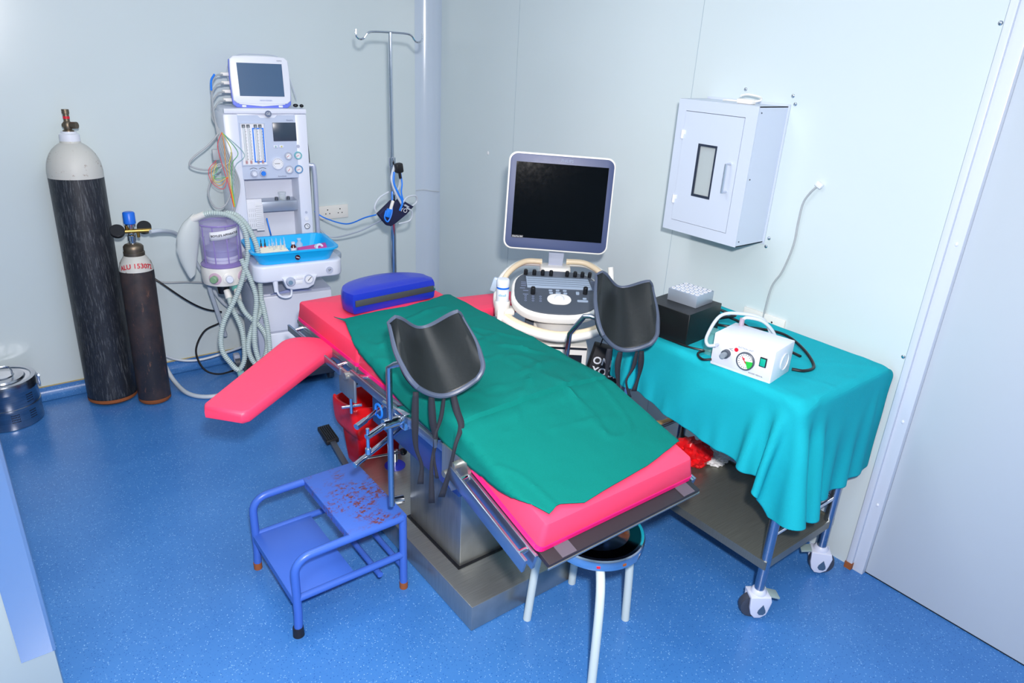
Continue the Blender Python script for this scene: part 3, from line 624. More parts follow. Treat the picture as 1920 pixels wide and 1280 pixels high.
# blue tray and its contents
TZ = .832
t = thing('plastic_tray', 'sky blue plastic tray resting on the anaesthesia machine worktop', 'tray', (*W(.025, -.215, 0)[:2], TZ), ay)
o1 = rrect(.40, .30, .05, 6); o2 = rrect(.465, .355, .06, 6); o3 = rrect(.49, .38, .065, 6); i1 = rrect(.39, .29, .048, 6); i2 = rrect(.455, .345, .058, 6)
MB().loft([[(x, y, .0) for x, y in i1], [(x, y, 0.0) for x, y in o1], [(x, y, .066) for x, y in o2], [(x, y, .066) for x, y in o3], [(x, y, .076) for x, y in o3], [(x, y, .076) for x, y in i2], [(x, y, .005) for x, y in i1]], smooth=False).build('tray_shell', bluetray, t)
st_ = MB().cyl((.0, -.170, .034), (.0, -.1765, .0348), .014, seg=26).build('round_sticker', mat('sticker_maroon', (58, 10, 34), .3), t)
MB().box((0, -.178, .035), (.02, .001, .004), rot=(0, .4, 0)).build('sticker_flash', whitetxt, st_)
def tray(x, y, z): return ROOTM[am.name] @ Vector((.025 + x, -.215 + y, TZ + z))
t = thing('ampoule_rack', 'white ampoule rack full of small glass vials in the left of blue tray', 'rack', tuple(tray(-.10, -.01, .006)), ay)
rk = MB().bx(-.085, .085, -.10, .10, 0, .034, .003)
rk.build('rack_body', whitep, t)
rc = MB()
for i in range(6): rc.bx(-.08, .08, -.088 + i * .031, -.082 + i * .031, .034, .043)
rc.build('rack_rib', mat('rack_cream', (236, 232, 216), .5), t)
first = None
amp_lab = {'g': ('slim glass ampoule with dark green cap standing in white rack', greenc), 'c': ('slim clear glass ampoule standing in white rack', glass)}
def ampoule(pos, kind, lab):
    tt = thing('ampoule', lab, 'ampoule', pos, 0, 'ampoules standing in the white rack')
    MB().lathe([(.0045, 0), (.005, .004), (.005, .022), (.0022, .026), (.0022, .03), (.003, .036), (.001, .05)], seg=10).build('glass_body', glass if kind == 'c' else mat('dark_green_tip', (36, 70, 62), .4), tt)
    if kind == 'g': MB().cyl((0, 0, 0), (0, 0, .006), .0056, seg=10).build('red_band', redc, tt)
    return tt
a0 = ampoule(tuple(tray(-.15, .05, .049)), 'g', 'left one of two dark green tipped ampoules in white rack')
a1 = copy_tree(a0); a1.location = tray(-.128, .052, .049); a1['label'] = 'right one of two dark green tipped ampoules in white rack'
a0 = ampoule(tuple(tray(-.09, .04, .049)), 'c', 'clear glass ampoule standing in the white rack inside blue tray')
for (x, y) in ((-.065, .045), (-.045, .02), (-.075, .005), (-.02, .05), (-.03, -.01), (-.095, -.03), (-.06, -.035), (-.11, .02)):
    a1 = copy_tree(a0); a1.location = tray(x, y, .049)
t = thing('medicine_vial', 'small amber glass vial with white label in the blue tray', 'vial', tuple(tray(.02, .0, .006)))
MB().lathe([(.015, 0), (.016, .003), (.016, .045), (.009, .055), (.009, .06)], seg=22).build('glass_body', brown, t)
MB().lathe([(.0165, .01), (.0165, .04)], seg=22, caps=False).build('label_band', paper, t); MB().cyl((0, 0, .06), (0, 0, .072), .011, seg=18).build('cap', white, t)
t = thing('medicine_vial', 'clear glass vial half full of liquid behind the amber vial', 'vial', tuple(tray(.062, .03, .006)))
MB().lathe([(.019, 0), (.02, .003), (.02, .05), (.009, .064), (.009, .074), (.012, .075), (.012, .083), (.001, .084)], seg=22).build('glass_body', glass, t)
MB().lathe([(.0175, .003), (.0175, .028), (.001, .028)], seg=22).build('liquid', mat('pale_liquid', (190, 236, 248), .1, alpha=.7), t)
mesh1('syringe_packet', MB(ROOTM[am.name]).box((.165, -.215, TZ + .03), (.19, .06, .022), .008, rot=(.25, -.06, .12)), magenta, 'magenta packet lying flat in the right half of blue tray', 'packet')
t = thing('tape_roll', 'small white and violet tape roll at the right end of blue tray', 'tape', tuple(tray(.165, -.01, .032)), ay)
MTR = Matrix.Rotation(R_(70), 4, 'X') @ Matrix.Rotation(R_(20), 4, 'Y')
MB(MTR).lathe([(.014, -.012), (.026, -.012), (.026, .012), (.014, .012), (.014, -.012)], seg=26, caps=False).build('roll', whitep, t)
MB(MTR).lathe([(.0145, -.0118), (.0145, .0118)], seg=20, caps=False).build('core', mat('violet_core', (60, 50, 170), .4), t)

# ================================================================== WALL SOCKETS
def socket(loc, rz, label):
    t = thing('wall_socket', label, 'socket', loc, rz)
    MB().bx(-.105, .105, -.012, 0, -.045, .045, .003).build('plate', offw, t)
    for x in (-.045, .045):
        h_ = MB()
        for (dx, dz, r0) in ((0, .018, .0045), (-.014, -.008, .004), (.014, -.008, .004)): h_.cyl((x + dx, -.0115, dz), (x + dx, -.0125, dz), r0, seg=10)
        h_.build('pin_holes', black, t)
    return t
socket((1.95, WY, .922), 0, 'double white wall socket on back wall right of anaesthesia machine')
socket((WX, 1.60, .925), R_(-90), 'white wall socket on right wall just above teal covered trolley')

# ================================================================== IV STAND + CUFF
PX, PY = 1.94, 3.60
t = thing('iv_stand', 'chrome IV stand with twin hooks standing behind the table head', 'IV stand', (PX, PY, 0))
MB().cyl((0, 0, .06), (0, 0, 1.40), .0165, seg=18).build('lower_pole', chrome, t); MB().cyl((0, 0, 1.38), (0, 0, 2.055), .0105, seg=16).build('upper_pole', chrome, t)
MB().lathe([(.0165, 1.36), (.0195, 1.362), (.0195, 1.405), (.0165, 1.408)], seg=18).build('collar', chrome, t)
dxv = Vector((.997, -.07, 0))
for s_ in (-1, 1):
    MB().tube([dxv * (s_ * q[0]) + Vector((0, 0, q[1])) for q in ((0, 2.055), (.09, 2.053), (.125, 2.045), (.15, 2.018), (.175, 2.015), (.19, 2.03), (.19, 2.06))], .0055, 8, smooth=5).build('hook', chrome, t)
for k in range(5):
    a = 2 * PI * k / 5 + .3; MB().tube([(0, 0, .10), (.12 * math.cos(a), .12 * math.sin(a), .08), (.26 * math.cos(a), .26 * math.sin(a), .055)], .012, 8).build('base_leg', chrome, t)
    g = MB().cyl((.26 * math.cos(a) - .01, .26 * math.sin(a), .026), (.26 * math.cos(a) + .01, .26 * math.sin(a), .026), .025, seg=16).build('caster', blackr, t); MB().cyl((.26 * math.cos(a), .26 * math.sin(a), .04), (.26 * math.cos(a), .26 * math.sin(a), .065), .009).build('caster_stem', chrome, g)
q = lambda x, z, dy=0: (x, 3.555 + dy, z)
t = thing('blood_pressure_cuff', 'navy blood pressure cuff with cables hung from the IV stand', 'cuff', (1.93, 3.55, 1.09))
cf = MB(); cr = [(1.815, 1.105), (1.86, 1.14), (1.905, 1.175), (1.935, 1.165), (1.965, 1.19), (1.985, 1.165), (2.045, 1.13), (2.0, 1.09), (1.93, 1.045), (1.895, 1.028), (1.87, 1.035), (1.84, 1.07)]
cf.prism([(x, z) for x, z in cr], 3.538, 3.575, .008, 'Y').build('cuff', navy, t, True)
text('YO', .034, TM((1.975, 3.5365, 1.115), (.9, 0, -.35), (.35, 0, .9)), whitetxt, 'cuff_lettering', t, True)
MB().tube([q(1.93, 1.37), q(1.90, 1.30, -.02), q(1.92, 1.22, -.03), q(1.96, 1.15, -.03)], .008, 8, smooth=6).tube([q(1.96, 1.16, -.03), q(2.0, 1.19, -.02), q(2.06, 1.19, -.01), q(2.07, 1.15, 0), q(2.02, 1.13, -.01), q(1.98, 1.145, -.02)], .0055, 8, smooth=6).tube([q(1.99, 1.13, -.03), q(2.03, 1.10, -.02), q(2.02, 1.05, -.01), q(1.95, 1.035, 0)], .0055, 8, smooth=6).tube([q(1.94, 1.36, .02), q(1.98, 1.33, .03), q(1.975, 1.25, .03), q(1.94, 1.2, .02)], .006, 8, smooth=6).tube([q(1.90, 1.22, .02), q(1.84, 1.19, .02), q(1.81, 1.14, .02), q(1.83, 1.09, .02)], .0055, 8, smooth=6).build('grey_hose', hosem, t, True)
MB().tube([q(1.91, 1.34, -.03), q(1.905, 1.28, -.035), q(1.93, 1.22, -.04), q(1.955, 1.17, -.04), q(1.94, 1.12, -.035)], .006, 8, smooth=6).tube([q(1.96, 1.34, -.01), q(1.965, 1.27, -.02), q(1.96, 1.22, -.02), q(1.975, 1.16, -.02)], .0045, 8, smooth=6).tube([q(1.90, 1.23, -.02), q(1.895, 1.17, -.03), q(1.885, 1.11, -.04), q(1.86, 1.065, -.04), q(1.84, 1.09, -.04), q(1.85, 1.13, -.04)], .0045, 8, smooth=6).build('blue_lead', bluecable, t, True)
MB().box(q(1.862, 1.115, -.045), (.03, .022, .05), .006, rot=(0, .35, 0)).build('finger_clip', bluecable, t, True); MB().box(q(1.885, 1.155, -.04), (.016, .018, .06), .006, rot=(0, .35, 0)).build('clip_body', offw, t, True)
MB().box(q(1.945, 1.358, -.02), (.045, .04, .055), .01, rot=(0, -.12, 0)).cyl(q(1.95, 1.33, -.02), q(1.955, 1.30, -.02), .008).build('black_plug', black, t, True)
mesh1('grey_lead', MB().tube([W(.26, .06, .93), W(.35, .05, .85), (1.85, 3.90, .92), (1.90, 3.75, 1.0), (1.905, 3.62, 1.06)], .005, 8, smooth=8), hosem, 'grey hose slung between the anaesthesia machine and the IV stand', 'cable')
mesh1('blue_lead', MB().tube([W(.25, .05, 1.02), W(.30, .0, .985), (1.76, 3.85, .99), (1.80, 3.68, 1.06), (1.83, 3.60, 1.09)], .0042, 8, smooth=8), bluecable, 'thin blue sensor lead slung between the machine and the IV stand', 'cable')

# ================================================================== OPERATING TABLE
t = ot = thing('operating_table', 'pink padded stainless operating table with arm boards and leg supports', 'operating table', (1.41, 2.1, 0))
B = lambda n, mb, m_, p=None, **k: mb.build(n, m_, p or t, True, **k)
B('base', MB().bx(1.155, 1.662, 1.595, 2.70, .004, .117, .004), ssteel)
B('column_cover', MB().bx(1.237, 1.585, 1.80, 2.185, .1175, .525, .003), ssteel)
B('lower_shroud', MB().bx(1.225, 1.60, 1.79, 2.195, .117, .122), black)
B('inner_column', MB().bx(1.275, 1.55, 1.835, 2.15, .50, .70, .003), ssteel)
B('rust_line', MB().bx(1.272, 1.553, 1.832, 2.153, .523, .530), rustm)
sp = B('side_plate', MB().bx(1.13, 1.145, 1.66, 2.30, .57, .78, .003), mat('bluish_steel', (120, 134, 168), .25, .9))
B('side_plate', MB().bx(1.675, 1.69, 1.66, 2.30, .60, .78, .003), MATS['bluish_steel'])
B('cross_plate', MB().bx(1.145, 1.675, 1.70, 2.28, .66, .70), ssteel)
B('seat_plate', MB().bx(1.085, 1.735, 1.60, 2.33, .785, .805, .003), ssteel)
B('back_plate', MB().bx(1.085, 1.735, 2.35, 2.955, .785, .805, .003), ssteel)
lgM = Matrix.Translation((0, 1.585, .80)) @ Matrix.Rotation(R_(14.5), 4, 'X')
def lgp(x, y, z): return lgM @ Vector((x, y, z))
B('leg_plate', MB(lgM).bx(1.08, 1.74, -.472, 0, -.020, -.003, .002), mat('dark_underside', (44, 36, 42), .45))
B('leg_plate_edge', MB(lgM).bx(1.078, 1.742, -.475, -.471, -.023, -.014, .001), ssteel)
for x in (1.13, 1.66): B('velcro_patch', MB(lgM).bx(x, x + .055, -.470, -.40, -.004, -.001), mat('velcro', (92, 88, 100), .9))
railm = mat('rail_steel', (168, 176, 192), .3, .95)
for sx, x0 in ((-1, 1.035), (1, 1.775)):
    B('side_rail', MB().bx(x0 - .005, x0 + .005, 2.38, 2.93, .768, .798, .001), railm)
    B('side_rail', MB().bx(x0 - .005, x0 + .005, 1.66, 2.28, .80, .832, .001), railm)
    rl = B('side_rail', MB(lgM).bx(x0 - .005, x0 + .005, -.425, -.02, -.062, -.012, .001), railm)
    xs = sorted((x0, 1.41 + sx * .325))
    for y in (2.43, 2.66, 2.88): B('rail_pin', MB().cyl((xs[0], y, .783), (xs[1], y, .79), .009, seg=12), chrome)
    for y in (2.25, 1.95, 1.70): B('rail_pin', MB().cyl((xs[0], y, .815), (xs[1], y, .80), .009, seg=12), chrome)
    for yy in (-.08, -.39): B('rail_pin', MB(lgM).cyl((xs[0], yy, -.018), (xs[1], yy, -.014), .009, seg=12), chrome)
    B('frame_bar', MB().bx(1.41 + sx * .315 - .012, 1.41 + sx * .315 + .012, 1.62, 2.33, .75, .785, .002), railm)
    B('frame_bar', MB().bx(1.41 + sx * .315 - .012, 1.41 + sx * .315 + .012, 2.35, 2.94, .755, .785, .002), railm)
    B('leg_frame_bar', MB(lgM).bx(1.41 + sx * .343 - .006, 1.41 + sx * .343 + .006, -.43, .0, -.06, -.004, .001), railm)
    hx = 1.035 if sx < 0 else 1.785
    B('hinge_bracket', MB().bx(hx - .0, hx + .012, 2.26, 2.40, .69, .80, .004).cyl((hx - .012, 2.32, .79), (hx + .02, 2.32, .79), .016, seg=16), ssteel)
    B('hinge_bracket', MB().prism([(1.52, .81), (1.66, .81), (1.66, .70), (1.60, .66), (1.55, .70), (1.50, .76)], 1.41 + sx * .345 - .006, 1.41 + sx * .345 + .006, 0, 'X').cyl((1.41 + sx * .33, 1.56, .785), (1.41 + sx * .375, 1.56, .785), .014).cyl((1.41 + sx * .33, 1.62, .72), (1.41 + sx * .37, 1.62, .72), .012), ssteel)
# handles under the near side rail
B('tilt_crank', MB().cyl((.94, 2.03, .735), (1.11, 2.10, .755), .009, seg=12).cyl((.93, 2.026, .733), (.975, 2.044, .739), .012, seg=12), chrome)
B('blue_marker', MB().lathe([(.022, 0), (.030, 0), (.030, .004), (.022, .004), (.022, 0)], M=Matrix.Translation((1.04, 2.07, .746)) @ Matrix.Rotation(PI / 2, 4, 'Y'), seg=24, caps=False), bluecable)
B('release_bar', MB().cyl((.86, 1.90, .665), (1.10, 1.99, .70), .010, seg=12), chrome)
B('lock_screw', MB().cyl((1.02, 2.26, .72), (1.02, 2.26, .655), .006).cyl((.985, 2.27, .685), (1.06, 2.25, .685), .006), chrome)
# brake control on the base
B('brake_disc', MB().cyl((1.375, 2.575, .117), (1.375, 2.575, .121), .05, seg=32), mat('deep_blue_disc', (36, 50, 170), .3))
bk = B('brake_stem', MB().cyl((1.375, 2.575, .12), (1.375, 2.575, .205), .014, seg=16), chrome)
B('brake_bar', MB().cyl((1.215, 2.585, .205), (1.40, 2.54, .205), .006, seg=10), chrome, bk)
for p in ((1.21, 2.586, .205), (1.402, 2.539, .205)): B('bar_knob', MB().ball(p, .018), black, bk)
B('socket_stub', MB().cyl((1.20, 2.26, .17), (1.24, 2.25, .17), .02, seg=14), chrome)
# foot pedal
pe = B('foot_pedal', MB().prism([(1.222, 3.03), (1.292, 3.03), (1.310, 3.20), (1.242, 3.20)], .045, .07, .006), blackr)
pr_ = MB()
for k in range(6): pr_.box((1.236 + k * .0115, 3.115, .072), (.006, .15, .008), .002, rot=(0, 0, -.1))
B('pedal_ribs', pr_, blackr, pe)
B('pedal_arm', MB().box((1.235, 2.87, .045), (.03, .37, .018), .003, rot=(.05, 0, -.13)), dgrey, pe)
# mattress sections
def pad(mb, poly, z0, z1, M=None, crown=.012, tp=.004):
    """soft upholstered slab with rounded vertical edge and crowned top; poly: rectangle x0,x1,y0,y1"""
    x0, x1, y0, y1 = poly; rings = []; 
    def ring(ins, z): return [(x, y, z) for x, y in rrect(x1 - x0 - 2 * ins, y1 - y0 - 2 * ins, max(.006, .018 - ins * .2), 4, (x0 + x1) / 2, (y0 + y1) / 2)]
    rings.append(ring(.008, z0)); rings.append(ring(.001, z0 + .004)); rings.append(ring(-.001, z0 + (z1 - z0) * .25)); rings.append(ring(.002 + tp * .5, z0 + (z1 - z0) * .6)); rings.append(ring(.002 + tp, z1 - .008)); rings.append(ring(.005 + tp, z1 - .002)); rings.append(ring(.012 + tp, z1))
    for k in range(1, 7): f = k / 7; rings.append(ring(.012 + tp + f * ((x1 - x0) / 2 - .05 - tp), z1 + crown * math.sin(f * PI / 2)))
    if M: rings = [[M @ Vector(p) for p in r0] for r0 in rings]
    mb.loft(rings); return mb
B('back_mattress', pad(MB(), (1.088, 1.732, 2.335, 2.95), .807, .895, crown=.02), pink)
B('seat_mattress', pad(MB(), (1.088, 1.732, 1.59, 2.332), .807, .90, crown=.012), pink)
B('leg_mattress', pad(MB(lgM), (1.075, 1.745, -.425, .02), .0, .088, crown=.008, tp=.014), pinkb)
hotm = mat('hot_magenta_shade', (255, 24, 128), .45)  # magenta cast of the pads' shaded lower sides, painted in as a band
def shade_band(mb, x0, x1, y0, y1, z0, z1):
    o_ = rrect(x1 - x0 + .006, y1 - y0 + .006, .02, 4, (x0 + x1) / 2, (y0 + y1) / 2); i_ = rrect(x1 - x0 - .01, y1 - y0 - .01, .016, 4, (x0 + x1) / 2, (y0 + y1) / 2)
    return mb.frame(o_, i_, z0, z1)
B('painted_shade_band', shade_band(MB(), 1.088, 1.732, 2.335, 2.95, .806, .822), hotm); B('painted_shade_band', shade_band(MB(), 1.088, 1.732, 1.59, 2.332, .806, .822), hotm); B('painted_shade_band', shade_band(MB(lgM), 1.075, 1.745, -.425, .02, .0, .018), hotm)
# arm boards
def arm(pts, z, nm, tilt=None):
    mb = MB(); c_ = [Vector((p[0], p[1], z)) for p in pts]; n = len(c_); cc = sum(c_, Vector()) / n
    def ring(s_, dz): return [p + (cc - p).normalized() * s_ + Vector((0, 0, dz)) for p in c_]
    mb.loft([ring(.006, -.045), ring(.0, -.040), ring(-.001, -.02), ring(.002, -.006), ring(.008, -.001), ring(.016, .0), ring(.07, .003)]); return mb
def outline(a, b_, w0, w1, roundend=True):
    a = Vector(a); b_ = Vector(b_); d = (b_ - a).normalized(); nn = Vector((-d.y, d.x)); o = []
    o += [a - nn * (w0 / 2 - .02) , a + nn * (w0 / 2 - .02)]
    o = [a - nn * w0 / 2 + d * .02, a - nn * (w0 / 2 - .015), a + nn * (w0 / 2 - .015), a + nn * w0 / 2 + d * .02]
    e = b_ - d * w1 / 2
    for k in range(13):
        an = PI / 2 - PI * k / 12; o.append(e + nn * (w1 / 2) * math.sin(an) + d * (w1 / 2) * math.cos(an) * .75)
    return o
ab = B('arm_board', arm(outline((.545, 2.262), (1.10, 2.735), .17, .235), .805, 'l'), pinkb)
B('arm_board_bracket', MB().box((.86, 2.53, .75), (.30, .05, .02), .003, rot=(0, 0, .7)).cyl((.93, 2.62, .76), (.93, 2.62, .68), .006).cyl((.62, 2.34, .76), (.62, 2.34, .72), .012), dgrey, ab)
ab = B('arm_board', arm(outline((2.32, 2.66), (1.74, 2.74), .17, .23), .815, 'r'), pinkb)
B('arm_board_bracket', MB().box((1.95, 2.70, .76), (.36, .05, .02), .003, rot=(0, 0, -.13)), dgrey, ab)
# leg supports
def leg_support(P, yaw, pit, roll, L, Wd, D, pole, clampz, side, straps):
    M = Matrix.Translation(P) @ Matrix.Rotation(yaw, 4, 'Z') @ Matrix.Rotation(pit, 4, 'X') @ Matrix.Rotation(roll, 4, 'Y')
    def surf(u, v_, off=0):
        # u in [-1,1] across, v in [0,1] along; waisted trough with outward lips
        wl = Wd / 2 * (1 + .04 * math.cos((v_ - .5) * PI * 2)); edge = abs(u)
        h = D * ((.5 - .5 * math.cos(PI * edge)) * v_ + edge ** 1.9 * (1 - v_)) * (1.0 + .12 * v_)
        if edge > .86: h -= (edge - .86) * D * 2.6 * v_
        if v_ < .2: k = 1 - v_ / .2; cw = math.sqrt(max(0, 1 - (k * .9) ** 2.4)); wl = wl * (.62 + .38 * cw); h *= (.42 + .58 * cw)
        y = L * v_ + .012 * math.cos(u * PI / 2) * (1 if v_ > .5 else -1) * abs(v_ - .5) * 2
        return M @ Vector((u * wl, y, h + off))
    nu, nv = 26, 22
    cup = MB(); top = [[surf(-1 + 2 * i / nu, j / nv, 0) for i in range(nu + 1)] for j in range(nv + 1)]
    cup.grid(top)
    c_ = cup.build('leg_support', leather, t, True, mods=[('SOLIDIFY', {'thickness': .016, 'offset': -1.0})])
    rim = [surf(-1 + 2 * i / nu, 0) for i in range(nu + 1)] + [surf(1, j / nv) for j in range(1, nv + 1)] + [surf(1 - 2 * i / nu, 1) for i in range(1, nu + 1)] + [surf(-1, 1 - j / nv) for j in range(1, nv + 1)]
    rim = [p - Vector((0, 0, .006)) for p in rim]
    B('piping', MB().tube(rim, .0085, 8), piping, c_)
    B('pole', MB().tube(pole, .0105, 12), rodsteel, c_)
    mid = surf(0, .5, -.022); B('cup_mount', MB().cyl(mid, mid + Vector((0, 0, -.035)), .022), chrome, c_)
    for sp_ in straps:
        pts = catmull(sp_[:-1], 6); wv = Vector(sp_[-1]); mb = MB(); rows = []
        for i, p in enumerate(pts):
            f = i / (len(pts) - 1); ww = wv * (1 + .35 * math.sin(f * 7)); rows.append([Vector(p) - ww, Vector(p) + ww])
        mb.grid(rows); B('strap', mb, strapm, c_, mods=[('SOLIDIFY', {'thickness': .003, 'offset': 0})])
    return c_
PS = Vector((1.075, 1.675, .99)); wv = (.0074, -.0046, 0)
lsL = leg_support(PS, -.22, .52, .03, .255, .262, .078,
    [(.98, 1.865, .475), (.98, 1.865, 1.02), (.992, 1.845, 1.035), (1.015, 1.79, 1.06), (1.03, 1.77, 1.045), (1.08, 1.78, 1.02)], .8, -1,
    [[(.985, 1.70, 1.0), (.982, 1.70, .90), (.985, 1.70, .80), (1.0, 1.69, .73), (.995, 1.69, .66), wv],
     [(1.03, 1.68, .985), (1.032, 1.675, .90), (1.04, 1.67, .82), (1.02, 1.66, .74), (1.015, 1.65, .60), wv],
     [(1.075, 1.675, .975), (1.06, 1.67, .90), (1.035, 1.665, .84), (1.03, 1.66, .76), (1.035, 1.65, .69), (.004, -.003, 0)],
     [(1.10, 1.665, .985), (1.10, 1.64, .93), (1.085, 1.59, .90), (1.045, 1.56, .86), (1.03, 1.57, .76), (1.015, 1.59, .66), wv]])
B('clamp', MB().cyl((.955, 1.865, .812), (1.04, 1.865, .812), .019, seg=18).bx(1.015, 1.05, 1.83, 1.90, .785, .845, .004).cyl((.88, 1.84, .80), (.955, 1.862, .81), .011, seg=12).cyl((.885, 1.842, .83), (.885, 1.842, .74), .006, seg=10).cyl((.885, 1.842, .755), (.885, 1.842, .735), .010, seg=10).cyl((1.0, 1.95, .85), (1.03, 1.86, .835), .006), chrome, lsL)
PR = Vector((1.855, 1.645, .985))
lsR = leg_support(PR, -.70, .50, .19, .30, .24, .07,
    [(1.83, 1.935, .60), (1.84, 1.925, .94), (1.845, 1.91, .965), (1.85, 1.86, 1.035), (1.865, 1.84, 1.04), (1.915, 1.79, 1.02)], .8, 1,
    [[(1.80, 1.66, .98), (1.80, 1.66, .90), (1.80, 1.66, .80), wv],
     [(1.84, 1.64, .965), (1.835, 1.64, .90), (1.845, 1.63, .80), (1.84, 1.63, .76), wv],
     [(1.90, 1.61, .965), (1.89, 1.61, .90), (1.86, 1.61, .85), (1.88, 1.60, .78), (.005, -.003, 0)],
     [(1.92, 1.605, .965), (1.92, 1.60, .88), (1.90, 1.60, .80), wv]])
B('clamp', MB().cyl((1.77, 1.93, .812), (1.85, 1.93, .812), .019, seg=18).bx(1.765, 1.795, 1.895, 1.965, .785, .845, .004), chrome, lsR)

# blue wedge pillow
t = thing('head_cushion', 'royal blue half-round vinyl cushion with olive zip on pink mattress', 'cushion', (1.42, 2.70, .915), R_(3))
hp = [(-.225, -.035), (-.215, -.075), (.205, -.075), (.22, -.04), (.215, .0)] + [(.22 * math.cos(R_(a)), .0 + .135 * math.sin(R_(a))) for a in range(10, 180, 10)] + [(-.225, .0)]
def hring(s_, z): return [(x * s_, y * s_ + .02 * (1 - s_), z) for x, y in hp]
MB().loft([hring(.965, .0), hring(.995, .008), hring(1.01, .04), hring(1.0, .075), hring(.975, .088), hring(.80, .096), hring(.5, .10)]).build('cushion_body', padblue, t)
MB().bx(-.205, .20, -.081, -.074, .034, .062, .002).build('zip_tape', zipm, t)
MB().bx(.195, .205, -.085, -.075, .04, .06, .002).build('zip_pull', chrome, t)

# ================================================================== GREEN DRAPE
def table_z(x, y):
    e = min(x - 1.088, 1.732 - x) 
    c_ = .018 * math.sin(min(1, max(0, (e) / .32)) * PI / 2)
    zt = .898 + c_ if y > 1.60 else .888 + c_ * .6
    if y < 1.60:
        zl = lgp(x, (y - 1.585) / math.cos(R_(14.5)), .092).z + c_ * .4; f = min(1, (1.60 - y) / .06); zt = zt * (1 - f) + zl * f
    return zt
# (y, x_left, x_right) outline down the table from head to foot
OUT = [(2.63, 1.135, 1.73), (2.56, 1.15, 1.735), (2.45, 1.115, 1.74), (2.32, 1.08, 1.745), (2.18, 1.055, 1.75), (2.0, 1.02, 1.765), (1.86, 1.0, 1.77), (1.62, .99, 1.775), (1.5, 1.01, 1.77), (1.36, 1.045, 1.765), (1.27, 1.08, 1.755), (1.19, 1.12, 1.735)]
def interp(tab, f):
    for (a, b_), (c_, d) in zip(tab, tab[1:]):
        if f <= c_: return b_ + (d - b_) * (f - a) / (c_ - a)
    return tab[-1][1]
HEADY = [(0, .02), (.035, -.033), (.26, -.044), (.5, -.068), (.75, -.03), (.95, .033), (1, .03)]; FOOTY = [(0, .0), (.08, .014), (.2, -.014), (.41, -.004), (.68, .012), (.9, .036), (1, .05)]
NS, NT = 150, 70
def outl(s_):
    f = s_ * (len(OUT) - 1); i = min(len(OUT) - 2, int(f)); f -= i; a, b_ = OUT[i], OUT[i + 1]; return [a[k] * (1 - f) + b_[k] * f for k in range(3)]
FOLDS = [((1.15, 2.25), (1.28, 2.38), .010, .016), ((1.13, 2.05), (1.24, 2.34), .008, .012), ((1.30, 1.98), (1.62, 2.12), .012, .018), ((1.28, 1.90), (1.50, 1.93), .009, .015), ((1.45, 1.75), (1.66, 1.80), .012, .016),
         ((1.35, 1.62), (1.52, 1.75), .010, .014), ((1.48, 1.55), (1.70, 1.70), .007, .012), ((1.22, 1.72), (1.42, 1.70), .007, .013), ((1.50, 1.35), (1.56, 1.70), .005, .010), ((1.35, 1.45), (1.6, 1.42), .006, .014), ((1.2, 1.5), (1.35, 1.6), .006, .012), ((1.55, 2.0), (1.66, 1.88), .012, .016), ((1.36, 2.42), (1.6, 2.5), .009, .018), ((1.5, 2.3), (1.55, 2.1), .007, .016)]
P = []
for i in range(NS + 1):
    s_ = i / NS; y0, xl, xr = outl(s_); row = []
    for j in range(NT + 1):
        f = j / NT; x = xl + (xr - xl) * f
        y = y0
        # head edge runs obliquely; foot edge follows the pad with a pulled left corner
        y += (1 - s_) ** 4 * interp(HEADY, f) + s_ ** 10 * interp(FOOTY, f)
        xL, xR = (1.084, 1.736) if y > 1.6 else (1.078, 1.742)
        xx = min(max(x, xL + .004), xR - .004)
        z = table_z(xx, y) + .005
        rr = .014; X = x; over = 0
        dL = xL + rr - x; dR = x - (xR - rr); d_ = max(dL, dR)
        if d_ > 0:
            a = d_ / rr
            if a < PI / 2: off = rr * math.sin(a); dz = rr * (1 - math.cos(a))
            else: off = rr + .004 + min(.012, (d_ - rr * PI / 2) * .12); dz = rr + d_ - rr * PI / 2; 
            over = max(0, d_ - rr); z -= dz
            X = xL + rr - off - .004 if dL > dR else xR - rr + off + .004
        v3 = Vector((x * 3, y * 3, 0)); z += .003 + .006 * max(0, noise.noise(v3)) + .0035 * noise.noise(v3 * 2.7) + .0012 * noise.noise(v3 * 8) + .0055 * max(0, 1 - 7 * abs(noise.noise(Vector((x * 4.5 + y * 2, y * 3.2 - x * 2, 4.4))))) ** 2 * min(1, max(0, 2.5 - y) * 3)
        if over == 0:
            for (a, b_, hh, wd) in FOLDS:
                ax, ay_ = a; bx2, by2 = b_; dx, dy = bx2 - ax, by2 - ay_; l2 = dx * dx + dy * dy; tt = max(0, min(1, ((x - ax) * dx + (y - ay_) * dy) / l2)); px, py = ax + dx * tt + .012 * math.sin(tt * 6), ay_ + dy * tt
                d2 = (x - px) ** 2 + (y - py) ** 2; z += 1.25 * hh * math.exp(-d2 / (wd * wd) * 1.4) * math.sin(PI * min(1, max(.08, tt * .9 + .08))) ** .5
        row.append((X, y, z))
    P.append(row)
mesh1('surgical_drape', MB().grid(P), green, 'green cotton drape spread over the pink operating table', 'drape', mods=[('SOLIDIFY', {'thickness': .002, 'offset': 1})])

